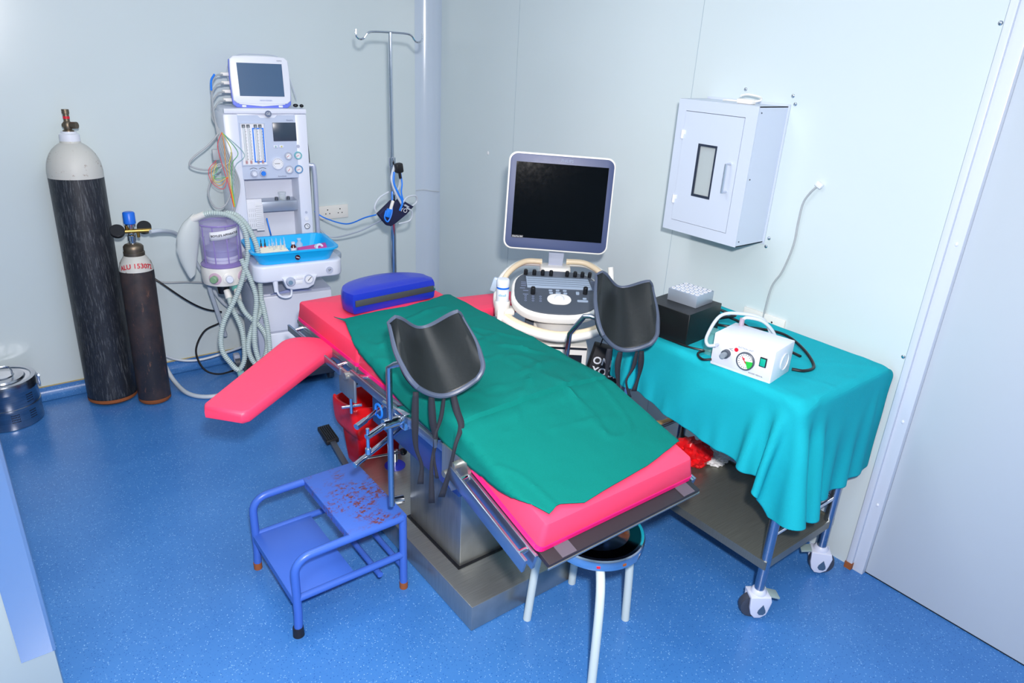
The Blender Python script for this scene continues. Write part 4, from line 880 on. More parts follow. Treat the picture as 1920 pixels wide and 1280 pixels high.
# ================================================================== STEP STOOL
t = thing('step_stool', 'blue painted two-step metal stool with chipped tread', 'step stool', (.85, 2.155, 0))
X0, X1, Y0, Y1 = .638, 1.066, 1.942, 2.371; rt = .0155
for y in (Y0, Y1):
    MB().tube([(X0 - .004, y, 0.03), (X0, y, .10), (X0, y, .27)] + [(X0 + .06 * (1 - math.cos(R_(a))), y, .275 + .06 * math.sin(R_(a))) for a in (15, 30, 45, 60, 75, 90)] + [(X0 + .12, y, .336), (X1 - .0, y, .336)], rt, 14).build('side_rail', step_blue, t, True)
    MB().tube([(X1, y, .03), (X1, y, .345)], rt, 14).build('leg', step_blue, t, True)
    MB().tube([(X0, y, .165), (X1, y, .165)], rt * .9, 12).build('lower_rail', step_blue, t, True)
MB().tube([(X1, Y0, .10), (X1, Y1, .10)], rt * .75, 10).build('cross_bar', step_blue, t, True)
MB().tube([(X1 - .10, Y0, .11), (X1 - .10, Y1, .11)], rt * .75, 10).build('cross_bar', step_blue, t, True)
MB().bx(.846, X1 + .012, Y0 - .004, Y1 + .004, .335, .352, .002).bx(.846, .849, Y0 + .016, Y1 - .016, .318, .336).build('upper_tread', step_top, t, True)
MB().bx(X0 - .012, .862, Y0 + .012, Y1 - .012, .165, .172, .001).bx(X0 - .014, X0 - .011, Y0 + .012, Y1 - .012, .142, .172).build('lower_tread', step_blue, t, True)
for (x, y, m_) in ((X0 - .005, Y0, blackr), (X0 - .005, Y1, rustm), (X1, Y0, rustm), (X1, Y1, rustm)):
    MB().cyl((x, y, 0), (x, y, .038 if m_ is blackr else .03), .021 if m_ is blackr else .0165, .019 if m_ is blackr else .0165, 18).build('rubber_foot' if m_ is blackr else 'foot', m_, t, True)

# ================================================================== ROUND STOOL
SC = Vector((1.505, 1.35, 0)); zs = .475
t = thing('round_stool', 'round steel seat stool with four ivory legs below the table foot', 'stool', tuple(SC))
MB().lathe([(.12, zs - .045), (.163, zs - .043), (.167, zs - .04), (.167, zs - .008), (.163, zs - .001), (.155, zs)], seg=56).build('seat_rim', chrome, t)
MB().lathe([(.156, zs - .002), (.15, zs + .001), (.001, zs - .003)], seg=56).build('seat_top', seatsteel, t)
for (fx, fy) in ((1.368, 1.528), (1.352, 1.156), (1.681, 1.312), (1.643, 1.578)):
    d = Vector((fx, fy, 0)) - SC; top = SC + d * .50; b1 = SC + d * .60
    MB().tube([top + Vector((0, 0, zs - .05)), b1 + Vector((0, 0, zs - .052)), SC + d * .74 + Vector((0, 0, zs - .075)), SC + d * .84 + Vector((0, 0, zs - .12)), SC + d * .92 + Vector((0, 0, .25)), SC + d + Vector((0, 0, .001))], .0155, 14, smooth=5).build('leg', ivory, t, True)
for a in (-2.3, -1.75): MB().box((.1675 * math.cos(a), .1675 * math.sin(a), zs - .025), (.003, .012, .008), rot=(0, 0, a)).build('rim_mark', redp if a < -2 else rustm, t)

# ================================================================== RED WASTE BIN on table base
t = thing('waste_bin', 'red plastic waste bin with red liner tucked behind table column', 'waste bin', (1.40, 2.86, .002))
bi = rrect(.21, .19, .03, 4); bo = rrect(.27, .23, .03, 4)
MB().loft([[(x, y, .0) for x, y in bi], [(x, y, .315) for x, y in bo], [(x * .97, y * .97, .315) for x, y in bo], [(x * .95, y * .95, .01) for x, y in bi]], smooth=False).build('bin_body', redbin, t)
rg_ = []
for (s_, z, amp) in ((1.01, .20, .008), (1.12, .225, .014), (1.16, .26, .016), (1.08, .335, .016), (1.0, .35, .02), (.84, .32, .016), (.7, .22, .01)):
    rg_.append([(x * s_ - .02 * (z > .3), y * s_, z + amp * math.sin(k * 1.9) + amp * .8 * math.sin(k * .7) + (.03 if x < 0 and z > .3 else 0)) for k, (x, y) in enumerate(bo)])
MB().loft(rg_, caps=False).build('bin_liner', redbag, t, mods=[('SUBSURF', {'levels': 2, 'render_levels': 2})])

# ================================================================== ULTRASOUND
t = us = thing('ultrasound_machine', 'white ultrasound machine with large dark monitor beside right wall', 'ultrasound machine', (2.05, 2.25, 0), R_(-38))
PM = Matrix.Translation((0, -.15, .93)) @ Matrix.Rotation(math.atan2(.095, .35), 4, 'X')   # panel plane, y from 0 (front) to .37
def ov(cx, w_, y0, y1, n=40, e=3.0, fr_=1.0):
    o = []; cy = (y0 + y1) / 2; hy = (y1 - y0) / 2
    for k in range(n):
        a = 2 * PI * k / n; c_, s_ = math.cos(a), math.sin(a); ee = 2 / e if s_ > 0 else 2 / 2.5
        o.append((cx + math.copysign(abs(c_) ** ee, c_) * w_ / 2, cy + math.copysign(abs(s_) ** ee, s_) * hy))
    return o
MB(PM).prism(ov(0, .425, -.012, .372), -.045, -.002, .012).build('console_shell', offw, t)
pp = MB(PM).prism(ov(0, .395, .006, .360), -.008, .003, .001).build('console_panel', dgrey, t)
MB(PM).prism([(-.138, .205), (.165, .205), (.150, .298), (-.145, .298)], .002, .009, .002).build('keyboard', keys, t)
kl = MB(PM)
for j in range(5): kl.bx(-.138, .155, .222 + j * .0175, .2235 + j * .0175, .0088, .0098)
kl.build('key_rows', dgrey, pp)
for i, x in enumerate((-.146, -.105, -.065, -.025, .052, .09, .125, .16)): MB(PM).lathe([(.0095, .003), (.0095, .024), (.008, .028), (.001, .029)], (x, .322, 0), 16).build('knob', black, t)
for (x, y) in ((-.112, .158), (.13, .178)): MB(PM).lathe([(.011, .003), (.011, .035), (.009, .038), (.001, .039)], (x, y, 0), 16).build('knob', black, t)
tb = MB(PM).prism(rrect(.11, .082, .04, 8, .008, .118), .002, .008, .003).build('trackball_ring', offw, t); MB(PM).ball((.008, .118, .004), .025, (1, 1, .8)).build('trackball', white, tb)
for (x, y, w_, h_) in ((-.03, .188, .018, .011), (.003, .19, .018, .011), (.036, .19, .018, .011), (-.028, .168, .018, .012), (.005, .168, .024, .014), (.038, .168, .018, .012), (.095, .175, .016, .022), (.125, .133, .018, .012), (.115, .113, .05, .014)):
    MB(PM).prism(rrect(w_, h_, .004, 3, x, y), .002, .007, .001).build('button', keys, pp)
mk = MB(PM)
for (x, y) in ((-.155, .25), (-.155, .235), (-.155, .22), (-.16, .20), (-.145, .18), (-.145, .15)): mk.bx(x - .012, x + .012, y - .002, y + .002, .003, .0042)
for i in range(3):
    for j in range(3): mk.frame([(p[0], p[1]) for p in rrect(.011, .011, .005, 3, -.145 + i * .034, .10 + j * .018)], [(p[0], p[1]) for p in rrect(.007, .007, .003, 3, -.145 + i * .034, .10 + j * .018)], .003, .0042)
for i in range(8): mk.bx(.163, .188, .205 + i * .011, .2075 + i * .011, .003, .0042)
mk.build('panel_markings', greytxt, pp)
# hoop handle around the console
HP = [(-.262, .0, .862), (-.20, -.085, .850), (-.10, -.15, .838), (.0, -.178, .832), (.10, -.165, .838), (.20, -.11, .850), (.27, .0, .872), (.285, .12, .91), (.26, .24, .985), (.17, .315, 1.03), (.06, .325, 1.035)]
HB = [(-.262, .0, .862), (-.28, .12, .91), (-.255, .235, .975), (-.17, .31, 1.025), (-.07, .32, 1.03)]
MB().tube(HP, .018, 12, smooth=6).tube(HB, .016, 12, smooth=6).build('hoop_handle', offw, t)
MB().tube([(p[0] * .93, p[1] * .93 + .006, p[2] + .012) for p in HP], .014, 10, smooth=6).tube([(p[0] * .93, p[1] * .93 + .006, p[2] + .012) for p in HB], .014, 10, smooth=6).build('handle_liner', cream, t)
# probe holders
ph = MB().lathe([(.030, .865), (.034, .87), (.036, .93), (.033, .935), (.031, .93), (.030, .875)], (-.25, .0, 0), 24, caps=False).cyl((-.25, 0, .862), (-.25, 0, .87), .032).bx(-.235, -.19, -.03, .04, .87, .90, .01).bx(-.272, -.238, -.05, -.03, .80, .90, .008).build('probe_holder', offw, t)
MB().box((-.29, .06, .99), (.03, .02, .07), .008, rot=(0, .3, 0)).build('probe_holder', mat('translucent_clip', (180, 196, 214), .3), t)
MB().tube([(.262, .15, .94), (.268, .18, 1.0), (.262, .20, 1.06)], .014, 10, smooth=4).build('probe_holder', offw, t)
# column, body
MB().prism(rrect(.22, .26, .05, 5, .0, .08), .28, .90, .01).build('body', offw, t)
MB().bx(-.135, .155, -.085, .10, .58, .76, .012).build('front_module', offw, t)
MB().bx(-.13, .15, -.0885, -.085, .742, .752).bx(-.05, .13, -.0885, -.085, .655, .715).build('drive_slot', black, t)
MB().cyl((.0, .0, .80), (.0, .0, .90), .085, .12, 30).build('neck', offw, t); MB().bx(-.14, -.05, -.03, .04, .79, .885, .006).build('side_latch', dgrey, t)
MB().prism([(-.26, -.22), (.26, -.22), (.22, .28), (-.22, .28)], .10, .28, .03).build('base', grey2, t)
for (x, y) in ((-.24, -.2), (.24, -.2), (-.2, .26), (.2, .26)): MB().cyl((x - .02, y, .06), (x + .02, y, .06), .06, seg=24).build('caster', dgrey, t)
# monitor arm + monitor
MB().prism(rrect(.15, .10, .03, 5, .0, .27), .94, 1.035, .01).build('arm_base', offw, t)
MB().loft([[(-.036, .285, 1.02), (.036, .285, 1.02), (.036, .31, 1.02), (-.036, .31, 1.02)], [(-.034, .262, 1.05), (.034, .262, 1.05), (.034, .292, 1.045), (-.034, .292, 1.045)], [(-.036, .245, 1.09), (.036, .245, 1.09), (.036, .275, 1.09), (-.036, .275, 1.09)], [(-.036, .25, 1.22), (.036, .25, 1.22), (.036, .28, 1.22), (-.036, .28, 1.22)]]).build('monitor_arm', silvers, t)
MM = Matrix.Translation((-.010, .20, 1.352)) @ Matrix.Rotation(R_(1.4), 4, 'Y') @ Matrix.Rotation(R_(-8), 4, 'X')
mo = MB(MM).prism(rrect(.492, .443, .04, 6), -.012, .03, .005, 'Y').prism(rrect(.40, .36, .05, 6), .03, .06, .01, 'Y').build('monitor_shell', offw, t)
MB(MM).prism(rrect(.476, .427, .034, 6), -.0155, -.008, .002, 'Y').build('bezel', slate, mo)
MB(MM).bx(-.210, .213, -.0175, -.012, -.165, .178).build('screen', screen, mo)
text('PHILIPS', .018, MM @ TM((.02, -.0162, .194), (1, 0, 0), (0, 0, 1)), greytxt, 'maker_lettering', mo, bold=.0004)
MB(MM).bx(-.208, -.155, -.0182, -.0170, -.167, -.155).build('model_plate', black, mo)
text('ClearVue 350', .0085, MM @ TM((-.182, -.0188, -.161), (1, 0, 0), (0, 0, 1)), whitetxt, 'model_lettering', mo)
# wipes tub
UW = ROOTM[us.name]
t = thing('gel_bottle', 'white cylindrical tub with blue band standing in the ultrasound holder', 'bottle', tuple(UW @ Vector((-.25, 0, .872))))
MB().lathe([(.027, 0), (.0285, .004), (.0285, .135), (.027, .14)], seg=28).build('tub', white, t); MB().lathe([(.0295, .138), (.0295, .16), (.026, .166), (.001, .167)], seg=28).build('lid', white, t)
MB().lathe([(.0289, .122), (.0289, .131)], seg=28, caps=False).build('blue_band', blueknob, t)
vd = Vector((-2.05 + .1, -2.25, 0)).normalized(); xr = Vector((-vd.y, vd.x, 0)); ctr = Vector((0, 0, 0))
text('clinell', .016, TM(vd * .0292 + Vector((0, 0, .095)), xr, (0, 0, 1)), mat('aqua_print', (40, 170, 200), .5), 'tub_print', t, bend=.0292)
text('wipes', .013, TM(vd * .0292 + Vector((0, 0, .045)), xr, (0, 0, 1)), blueknob, 'tub_print', t, bend=.0292)
# tote bag
t = thing('paper_bag', 'black paper bag with white lettering hanging beside ultrasound machine', 'bag', tuple(UW @ Vector((.235, -.06, .62))), R_(-38))
MB(Matrix.Rotation(R_(12), 4, 'Y')).box((0, 0, .0), (.15, .06, .27), .004).build('bag_body', mat('black_paper', (24, 24, 28), .6), t)
RB = Matrix.Rotation(R_(12), 4, 'Y')
text('ONLY', .05, RB @ TM((-.0, -.0308, .065), (1, 0, 0), (0, 0, 1)), whitetxt, 'bag_lettering', t, bold=.0012); text('YOU.', .05, RB @ TM((-.0, -.0308, .015), (1, 0, 0), (0, 0, 1)), whitetxt, 'bag_lettering', t, bold=.0012)
MB(RB).tube([(-.05, 0, .13), (-.04, 0, .18), (.04, 0, .18), (.05, 0, .13)], .003, 6, smooth=5).build('bag_handle', black, t)

# ================================================================== TROLLEY
t = thing('instrument_trolley', 'stainless two-tier trolley on white casters beside the right wall', 'trolley', (2.345, 1.44, 0))
TX0, TX1, TY0, TY1 = 2.12, 2.57, 1.04, 1.83
for x in (TX0, TX1):
    for y in (TY0, TY1): MB().cyl((x, y, .115), (x, y, .93), .0195, seg=20).build('post', rodsteel, t, True)
MB().prism(rrect(TX1 - TX0 + .125, TY1 - TY0 + .045, .035, 6, (TX0 + TX1 + .075) / 2, (TY0 + TY1 + .015) / 2), .925, .941, .005).build('top_shelf', ssteel, t, True)
MB().bx(TX0 - .02, TX1 + .02, TY0 - .01, TY1 + .01, .245, .262).bx(TX0 - .022, TX0 - .016, TY0 - .01, TY1 + .01, .235, .272).bx(TX0 - .02, TX1 + .02, TY0 - .014, TY0 - .008, .235, .272).bx(TX1 + .016, TX1 + .022, TY0 - .01, TY1 + .01, .235, .272).build('lower_shelf', shelfsteel, t, True)
for y in (TY0, TY1): MB().cyl((TX0, y, .375), (TX1, y, .375), .008, seg=12).build('guard_rail', chrome, t, True)
MB().cyl((TX1, TY0, .375), (TX1, TY1, .375), .008, seg=12).build('guard_rail', chrome, t, True)
cst = mat('caster_white', (214, 220, 238), .35)
for (x, y) in ((TX0, TY0), (TX1, TY0), (TX0, TY1), (TX1, TY1)):
    front = y == TY0; fl = -1 if (x == TX1) else 1
    yw = R_(-35) if x == TX0 else R_(-50); CMx = Matrix.Translation((x, y, 0)) @ Matrix.Rotation(yw, 4, 'Z')
    fk = MB(CMx).lathe([(.027, .10), (.030, .106), (.030, .122), (.022, .132)], seg=22).prism([(-.04, .112), (.04, .112), (.047, .09), (.040, .052), (.034, .028), (.012, .012), (-.012, .012), (-.028, .03), (-.036, .06)], -.034, -.020, .004, 'Y').prism([(-.04, .112), (.04, .112), (.047, .09), (.040, .052), (.034, .028), (.012, .012), (-.012, .012), (-.028, .03), (-.036, .06)], .020, .034, .004, 'Y').box((0, 0, .106), (.08, .064, .016), .006).build('caster', cst, t, True)
    MB(CMx).lathe([(.038, -.017), (.050, -.015), (.053, 0), (.050, .015), (.038, .017)], M=Matrix.Translation((-.014 * fl, 0, .053)) @ Matrix.Rotation(PI / 2, 4, 'X'), seg=34).build('wheel', mat('wheel_grey', (62, 68, 82), .5), fk, True)
    for sd in (-1, 1): MB(CMx).prism([(.014, .078), (-.002, .052), (-.004, .040), (.004, .030), (.020, .030), (.028, .040), (.026, .052)], sd * .0362, sd * .034, 0, 'Y').build('drop_mark', mat('drop_slate', (70, 96, 124), .4), fk, True)
    MB(CMx).box((.058 * fl, 0, .104), (.044, .046, .008), .002, rot=(0, .25 * fl, 0)).build('brake_lever', mat('lever_sage', (150, 172, 172), .5), fk, True)
# shelf contents
def crumple(c_, sx, sy, sz, seed, fr=2.2, amp=.55):
    t_ = bmesh.new(); bmesh.ops.create_icosphere(t_, subdivisions=4, radius=1)
    for v in t_.verts:
        n_ = v.co.copy(); rdg = sum((1 - abs(noise.noise(n_ * fr * 2 ** k + Vector((seed, k * 3, 0)))) * 2) / 2 ** k for k in range(3)) / 1.75
        q_ = n_ * (1 + amp * (rdg - .6)); v.co = Vector((q_.x * sx, q_.y * sy, max(0, q_.z * sz + sz * .7)))
    m_ = MB(); m_.merge(t_, Matrix.Translation(c_), True); return m_
mesh1('red_bag', crumple((2.43, 1.66, .264), .10, .085, .065, 2.5), redbag, 'crumpled red plastic bag on the lower trolley shelf', 'bag')
mesh1('tissue', crumple((2.535, 1.585, .264), .06, .045, .026, 7.5, 2.6, .8), tissue, 'crumpled white tissue beside the red bag on lower trolley shelf', 'tissue')
mesh1('gauze_strip', MB().tube([(2.30, 1.845, .40), (2.38, 1.835, .40), (2.47, 1.832, .395), (2.56, 1.83, .40), (2.59, 1.80, .385), (2.60, 1.74, .33), (2.60, 1.70, .30)], lambda f: .018 + .006 * math.sin(f * 17), 10, smooth=6, flat=(1, .45)), tan, 'tan gauze strip draped over the far rail of the trolley', 'gauze')

# ------------------------------------------------------------------ teal cloth: small position-based cloth solve over the trolley top
def cloth():
    dx = .0185; x0, x1, y0, y1 = 1.79, 2.72, .60, 1.915
    nx = int((x1 - x0) / dx) + 1; ny = int((y1 - y0) / dx) + 1
    X, Y_ = np.meshgrid(np.linspace(x0, x1, nx), np.linspace(y0, y1, ny), indexing='ij'); rng = np.random.RandomState(4)
    # far part overhangs less: outline shear
    sh = np.clip((Y_ - 1.35) / .56, 0, 1); X = X + sh * .10 * np.clip((2.08 - X) / .29, 0, 1)
    cn = np.clip((2.10 - X) / .31, 0, 1); Y_ = np.where(Y_ < 1.02, Y_ + cn * (1.02 - Y_) * .5, Y_)
    lenx = np.ones_like(X)
    P = np.stack([X, Y_, np.full_like(X, .985)], -1); P[..., 2] += .006 * np.sin(X * 21 + Y_ * 9) * (X < 2.1) + rng.randn(*X.shape) * .0008
    rest = P.copy(); rest[..., 2] = 0; rest[..., 1] *= 1.006
    # extra fullness in the long direction gives swags along the front
    prev = P.copy(); TOPX0, TOPX1, TOPY0, TOPY1, TZ_ = 2.080, 2.685, 1.008, 1.868, .948
    pairs = []
    def add(a, b_):
        pairs.append((a, b_, np.linalg.norm(rest[a] - rest[b_], axis=-1)))
    for p in (0, 1):
        add((slice(p, nx - 1, 2), slice(None)), (slice(p + 1, nx, 2), slice(None))); add((slice(None), slice(p, ny - 1, 2)), (slice(None), slice(p + 1, ny, 2)))
    for p in (0, 1):
        for q_ in (0, 1):
            add((slice(p, nx - 1, 2), slice(q_, ny - 1, 2)), (slice(p + 1, nx, 2), slice(q_ + 1, ny, 2))); add((slice(p + 1, nx, 2), slice(q_, ny - 1, 2)), (slice(p, nx - 1, 2), slice(q_ + 1, ny, 2)))
    bend = []
    for p in range(4):
        bend.append(((slice(p, nx - 2, 4), slice(None)), (slice(p + 2, nx, 4), slice(None)))); bend.append(((slice(None), slice(p, ny - 2, 4)), (slice(None), slice(p + 2, ny, 4))))
    bp_ = []
    for a, b_ in bend:
        A_, B_ = rest[a], rest[b_]; n0 = min(A_.shape[0], B_.shape[0]); n1 = min(A_.shape[1], B_.shape[1]); bp_.append((a, b_, n0, n1, np.linalg.norm(A_[:n0, :n1] - B_[:n0, :n1], axis=-1)))
    for it in range(420):
        vel = (P - prev) * .975; prev = P.copy(); P = P + vel; P[..., 2] -= 9.8 * (.011 ** 2)
        for k in range(9):
            for a, b_, L in pairs:
                A_ = P[a]; B_ = P[b_]; n0 = min(A_.shape[0], B_.shape[0]); n1 = min(A_.shape[1], B_.shape[1]); d = B_[:n0, :n1] - A_[:n0, :n1]; l = np.linalg.norm(d, axis=-1) + 1e-9
                c_ = (d * ((l - L) / l * .5)[..., None]); A_[:n0, :n1] += c_; B_[:n0, :n1] -= c_
            if k % 3 == 0:
                for a, b_, n0, n1, L in bp_:
                    A_ = P[a]; B_ = P[b_]; d = B_[:n0, :n1] - A_[:n0, :n1]; l = np.linalg.norm(d, axis=-1) + 1e-9
                    c_ = (d * ((l - L) / l * .5 * .38)[..., None]); A_[:n0, :n1] += c_; B_[:n0, :n1] -= c_
            # box collision
            ix = (P[..., 0] > TOPX0) & (P[..., 0] < TOPX1) & (P[..., 1] > TOPY0) & (P[..., 1] < TOPY1) & (P[..., 2] < TZ_)
            dz = TZ_ - P[..., 2]; da = P[..., 0] - TOPX0; db = TOPX1 - P[..., 0]; dc = P[..., 1] - TOPY0; dd = TOPY1 - P[..., 1]
            m = np.minimum(np.minimum(np.minimum(da, db), np.minimum(dc, dd)), dz)
            up = ix & (m == dz); P[..., 2][up] = TZ_
            q_ = ix & (m == da) & ~up; P[..., 0][q_] = TOPX0
            q_ = ix & (m == db) & ~up; P[..., 0][q_] = TOPX1
            q_ = ix & (m == dc) & ~up; P[..., 1][q_] = TOPY0
            q_ = ix & (m == dd) & ~up; P[..., 1][q_] = TOPY1
            on = (P[..., 2] <= TZ_ + .001) & (P[..., 0] > TOPX0) & (P[..., 0] < TOPX1) & (P[..., 1] > TOPY0) & (P[..., 1] < TOPY1)
            P[..., 0][on] = prev[..., 0][on] * .9 + P[..., 0][on] * .1; P[..., 1][on] = prev[..., 1][on] * .9 + P[..., 1][on] * .1
            P[..., 0] = np.minimum(P[..., 0], WX - .012)
    return P
CP = cloth()
def swag(p):
    x, y, z = p; v = Vector((x, y, z)); n1 = noise.noise(Vector(((y + z * .8) * 5.5, (y - z) * 1.2, 3.1))); n2 = noise.noise(Vector((x * 5 + y * 4, y * 2.2 - x * 3, 8.2)))
    k = max(0, min(1, (.945 - z) / .08))
    top_ = max(0, 1 - k * 1.5); crease = max(0, 1 - abs(n2) * 9) ** 2
    return (x - .020 * n1 * k * (1 if y > 1.03 else .4), y - .010 * n1 * k * (y < 1.03), z + top_ * (.0035 * crease + .003 * (n2 + .4) + .001))
mb = MB(); mb.grid([[swag(p) for p in row] for row in CP])
mesh1('trolley_cloth', mb, teal, 'teal cotton cloth draped over the steel trolley top', 'cloth', mods=[('SUBSURF', {'levels': 1, 'render_levels': 2}), ('SOLIDIFY', {'thickness': .002, 'offset': 1})])

# ================================================================== ON THE TROLLEY
ZT = .951
# suction pump: corners (2.095,1.188) front-right-ish, (2.13,1.41), (2.28,1.20)
t = thing('suction_pump', 'white suction pump box with green gauge and knob on teal cloth', 'suction pump', (2.188, 1.305, ZT), R_(-81))
MB().bx(-.118, .118, -.088, .075, .0, .126, .004).build('case', white, t)
MB().bx(-.112, .112, -.0895, -.087, .012, .106, .001).build('front_plate', mat('plate_white', (222, 226, 236), .4), t)
g = MB().lathe([(.034, -.002), (.034, .010), (.031, .012), (.029, .010)], M=Matrix.Translation((.018, -.088, .058)) @ Matrix.Rotation(PI / 2, 4, 'X'), seg=36, caps=False).build('vacuum_gauge', dgrey, t)
MB().cyl((.018, -.090, .058), (.018, -.0965, .058), .030, seg=34).build('dial', dialw, g)
sec = [(.018, .058)] + [(.018 + .029 * math.cos(R_(a)), .058 + .029 * math.sin(R_(a))) for a in range(-62, 12, 8)]
MB().prism(sec, -.0975, -.0963, 0, 'Y').build('green_sector', greenp, g)
MB().box((.014, -.099, .062), (.028, .0012, .003), rot=(0, .9, 0)).ball((.012, -.0985, .066), .004).build('needle', redp, g)
tk = MB()
for k in range(14): a = R_(30 + 20 * k); tk.box((.018 + .024 * math.cos(a), -.0972, .058 + .024 * math.sin(a)), (.005, .001, .0015), rot=(0, -a, 0))
tk.build('dial_marks', inkm, g)
k_ = MB().cyl((-.058, -.088, .062), (-.058, -.105, .062), .016, seg=20).build('vacuum_knob', dgrey, t); MB().cyl((-.058, -.105, .062), (-.058, -.124, .062), .0105, seg=18).build('knob_cap', mat('knob_grey', (140, 150, 160), .4), k_)
MB().cyl((-.024, -.089, .088), (-.024, -.0925, .088), .0075, seg=16).build('red_lamp', redp, t)
sw = MB().bx(.068, .094, -.094, -.088, .056, .092, .002).build('switch_frame', black, t); MB().bx(.0715, .0905, -.0965, -.092, .060, .088, .001).build('rocker', teals, sw)
text('SUCTION UNIT', .0085, TM((.01, -.0897, .101), (1, 0, 0), (0, 0, 1)), greytxt, 'front_lettering', t); text('ROCKET MEDICAL', .0065, TM((.062, -.0897, .018), (1, 0, 0), (0, 0, 1)), inkm, 'maker_lettering', t)
MB().tube([(-.038, -.0895, .088), (-.046, -.0895, .084), (-.052, -.0895, .0835), (-.036, -.0895, .078)], .0008, 5).build('knob_scale', inkm, t)
sideM = Matrix.Translation((.118, .005, .062)) @ Matrix.Rotation(PI / 2, 4, 'Y')
MB(sideM).lathe([(.030, -.001), (.034, .003), (.034, .004), (.030, .004), (.029, .001)], seg=34, caps=False).build('side_ring', white, t)
MB().cyl((-.098, -.088, .085), (-.098, -.108, .085), .006, seg=12).build('hose_port', grey2, t); MB().cyl((-.088, .06, .10), (-.088, .06, .155), .011, .009, 14).build('filter_stub', mat('mauve_filter', (176, 160, 176), .3), t)
SW = ROOTM[t.name]
mesh1('silicone_tube', MB(SW).tube([(-.098, -.108, .085), (-.125, -.115, .08), (-.15, -.08, .10), (-.15, 0, .16), (-.10, .06, .17), (-.03, .11, .155), (.0, .14, .09), (-.01, .15, .02)], .0065, 10, smooth=8).tube([(-.088, .06, .150), (-.07, .07, .16), (-.02, .10, .15), (.02, .13, .10), (.03, .15, .03)], .0065, 10, smooth=8), hosem, 'clear silicone tube looping over the white suction pump', 'tube')
mesh1('power_cable', MB(SW).tube([(-.112, -.092, .02), (-.14, -.10, .012), (-.17, -.085, .012), (-.185, -.05, .012), (-.17, -.01, .012), (-.13, .0, .012)], .0048, 8, smooth=8), black, 'short black cable plugged into the pump lower left corner', 'cable')
bb_ = thing('glass_bottle', 'small clear glass suction bottle between black box and white pump', 'bottle', tuple(SW @ Vector((-.165, .0, 0))))
MB().lathe([(.026, 0), (.028, .004), (.028, .06), (.018, .078), (.018, .088), (.020, .09), (.020, .10), (.001, .101)], seg=24).build('bottle_body', mat('teal_tint_glass', (120, 190, 190), .08, alpha=.45), bb_)
# dry block heater
t = thing('block_heater', 'black block heater with aluminium tube block standing on teal cloth', 'heater', (2.20, 1.675, ZT), R_(-84))
MB().prism([(-.105, 0), (.075, 0), (.105, 0), (.105, .135), (-.105, .135)], -.085, .15, .003, 'Y').build('case', mat('heater_black', (20, 22, 24), .35), t)
ab_ = MB().bx(-.062, .075, .0, .125, .135, .185, .002).build('tube_block', alu, t)
hl = MB()
for i in range(6):
    for j in range(4): hl.lathe([(.0095, .1852), (.0095, .1875), (.007, .1875), (.007, .1852)], (-.048 + i * .0222, .018 + j * .0295, 0), 12, caps=False)
hl.build('tube_holes', white, ab_)
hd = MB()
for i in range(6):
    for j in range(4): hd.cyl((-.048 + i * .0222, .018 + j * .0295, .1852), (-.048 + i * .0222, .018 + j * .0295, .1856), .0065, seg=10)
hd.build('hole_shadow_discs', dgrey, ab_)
dp = MB().bx(-.09, -.02, -.0875, -.085, .02, .085, .001).build('display_panel', black, t)
lx = MB()
for (x, z, w_) in ((-.082, .07, .014), (-.06, .072, .012), (-.04, .055, .012), (-.06, .04, .008), (-.04, .032, .012), (-.052, .03, .006)): lx.bx(x, x + w_, -.0885, -.0874, z, z + .004)
lx.build('orange_digits', orangel, dp)
cz = ZT + .006
mesh1('power_cable', MB().tube([(2.36, 1.66, cz + .03), (2.45, 1.62, cz), (2.50, 1.50, cz + .02), (2.52, 1.38, cz + .03), (2.47, 1.26, cz + .02), (2.40, 1.17, cz), (2.33, 1.165, cz), (2.30, 1.20, cz)], .006, 8, smooth=8).tube([(2.38, 1.70, cz + .02), (2.47, 1.68, cz + .03), (2.53, 1.60, cz + .01), (2.50, 1.48, cz), (2.46, 1.35, cz), (2.44, 1.25, cz)], .006, 8, smooth=8).tube([(2.33, 1.62, cz + .05), (2.42, 1.56, cz + .07), (2.48, 1.62, cz + .05), (2.44, 1.72, cz + .06), (2.36, 1.75, cz + .03)], .006, 8, smooth=8), black, 'coiled black power cables lying behind the white suction pump', 'cable')
mesh1('power_cable', MB().tube([(2.14, 1.80, cz + .02), (2.12, 1.70, cz), (2.12, 1.62, cz), (2.13, 1.54, cz), (2.17, 1.47, cz), (2.20, 1.44, cz)], .0045, 8, smooth=8), black, 'black cable lying on teal cloth in front of the block heater', 'cable')

# ================================================================== WALL CABINET
t = thing('wall_cabinet', 'pale grey metal wall cabinet with small window in its door', 'cabinet', (2.62, 1.88, 1.27))
cx0 = 2.52
MB().frame([(1.68, 1.278), (2.079, 1.278), (2.079, 1.844), (1.68, 1.844)], [(1.735, 1.326), (2.036, 1.326), (2.036, 1.798), (1.735, 1.798)], cx0, cx0 + .004, 'X').bx(cx0 + .003, WX - .001, 1.68, 1.684, 1.278, 1.844).bx(cx0 + .003, WX - .001, 2.075, 2.079, 1.278, 1.844).bx(cx0 + .003, WX - .001, 1.68, 2.079, 1.278, 1.282).bx(cx0 + .003, WX - .001, 1.68, 2.079, 1.840, 1.844).bx(WX - .006, WX - .001, 1.672, 2.088, 1.27, 1.852).build('shell', cabm, t, True)
dd = MB().frame([(1.737, 1.328), (2.034, 1.328), (2.034, 1.796), (1.737, 1.796)], [(1.845, 1.449), (1.944, 1.449), (1.944, 1.672), (1.845, 1.672)], cx0 - .002, cx0 + .014, 'X').build('door', cabm, t, True)
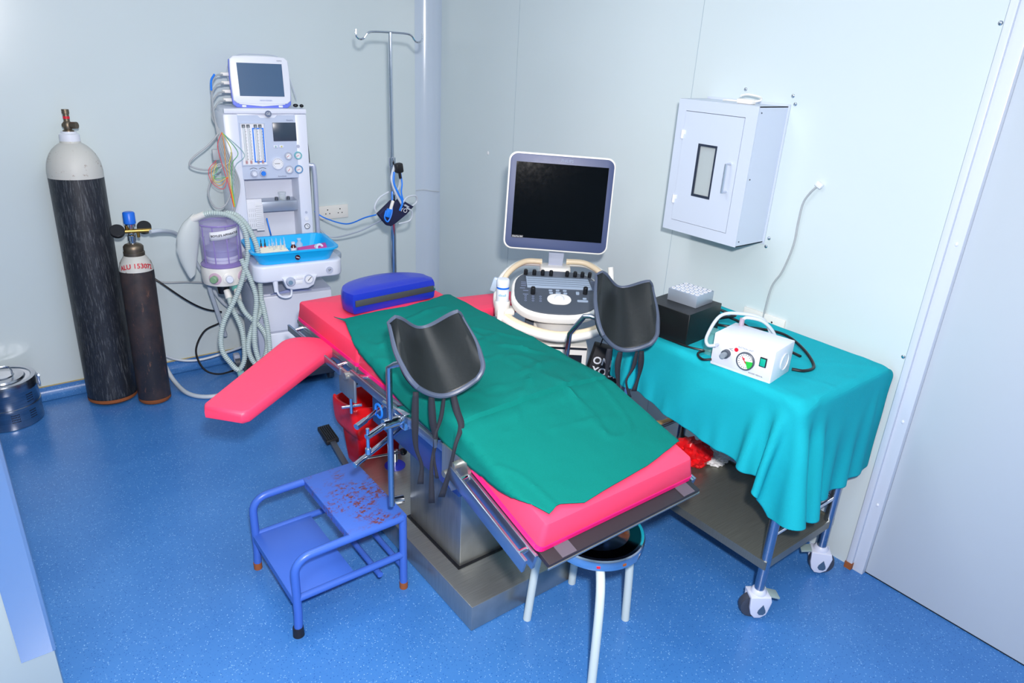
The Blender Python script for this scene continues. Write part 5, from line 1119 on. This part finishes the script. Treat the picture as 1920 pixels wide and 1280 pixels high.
MB().frame([(1.845, 1.449), (1.944, 1.449), (1.944, 1.672), (1.845, 1.672)], [(1.853, 1.459), (1.936, 1.459), (1.936, 1.663), (1.853, 1.663)], cx0 - .003, cx0 + .010, 'X').build('window_gasket', gasket, dd, True)
MB().bx(cx0 + .004, cx0 + .007, 1.850, 1.94, 1.455, 1.668).build('window_pane', glass, dd, True)
MB().bx(cx0 + .09, cx0 + .10, 1.70, 1.90, 1.30, 1.80).bx(cx0 + .16, cx0 + .17, 1.84, 2.06, 1.30, 1.80).build('inner_shelf', mat('inner_green_grey', (150, 180, 180), .4), t, True)
MB().tube([(cx0, 1.768, 1.612), (cx0 - .03, 1.768, 1.612), (cx0 - .03, 1.768, 1.497), (cx0, 1.768, 1.497)], .0055, 8).build('door_handle', chrome, dd, True)
for z in (1.70, 1.42): MB().cyl((cx0 - .004, 2.036, z - .018), (cx0 - .004, 2.036, z + .018), .007, seg=10).bx(cx0 - .004, cx0 - .001, 2.02, 2.036, z + .0, z + .018).build('hinge', white, t, True)
for z in (1.82, 1.56, 1.30): MB().ball((cx0 + .02, 1.679, z), .003).build('rivet', dgrey, t, True)
MB().bx(cx0 + .05, cx0 + .20, 1.60, 1.602, 1.3, 1.302)
t = thing('cable_connector', 'small white connector lying on top of the wall cabinet', 'connector', (2.60, 1.80, 1.844))
MB().box((0, .0, .010), (.035, .075, .02), .006).build('connector_body', offw, t); MB().tube([(.0, -.04, .012), (.02, -.055, .02), (.04, -.03, .03), (.03, .02, .036), (.0, .03, .03)], .004, 8, smooth=6).tube([(0, .04, .008), (.0, .09, .008), (.01, .12, .006)], .004, 8, smooth=4).build('connector_lead', offw, t)
t = thing('wall_cable', 'grey cable hanging from white wall outlet down behind the teal trolley', 'cable', (WX, 1.476, 1.56))
MB().tube([(WX - .012, 1.478, 1.558), (WX - .015, 1.50, 1.53), (WX - .012, 1.525, 1.48), (WX - .010, 1.53, 1.40), (WX - .010, 1.53, 1.30), (WX - .010, 1.555, 1.18), (WX - .010, 1.59, 1.10), (WX - .010, 1.60, .98), (WX - .011, 1.60, .90)], .0045, 8, smooth=8).build('cable', greycable, t, True)
MB().box((WX - .010, 1.474, 1.562), (.02, .03, .022), .005, rot=(.5, 0, 0)).build('plug', white, t, True)
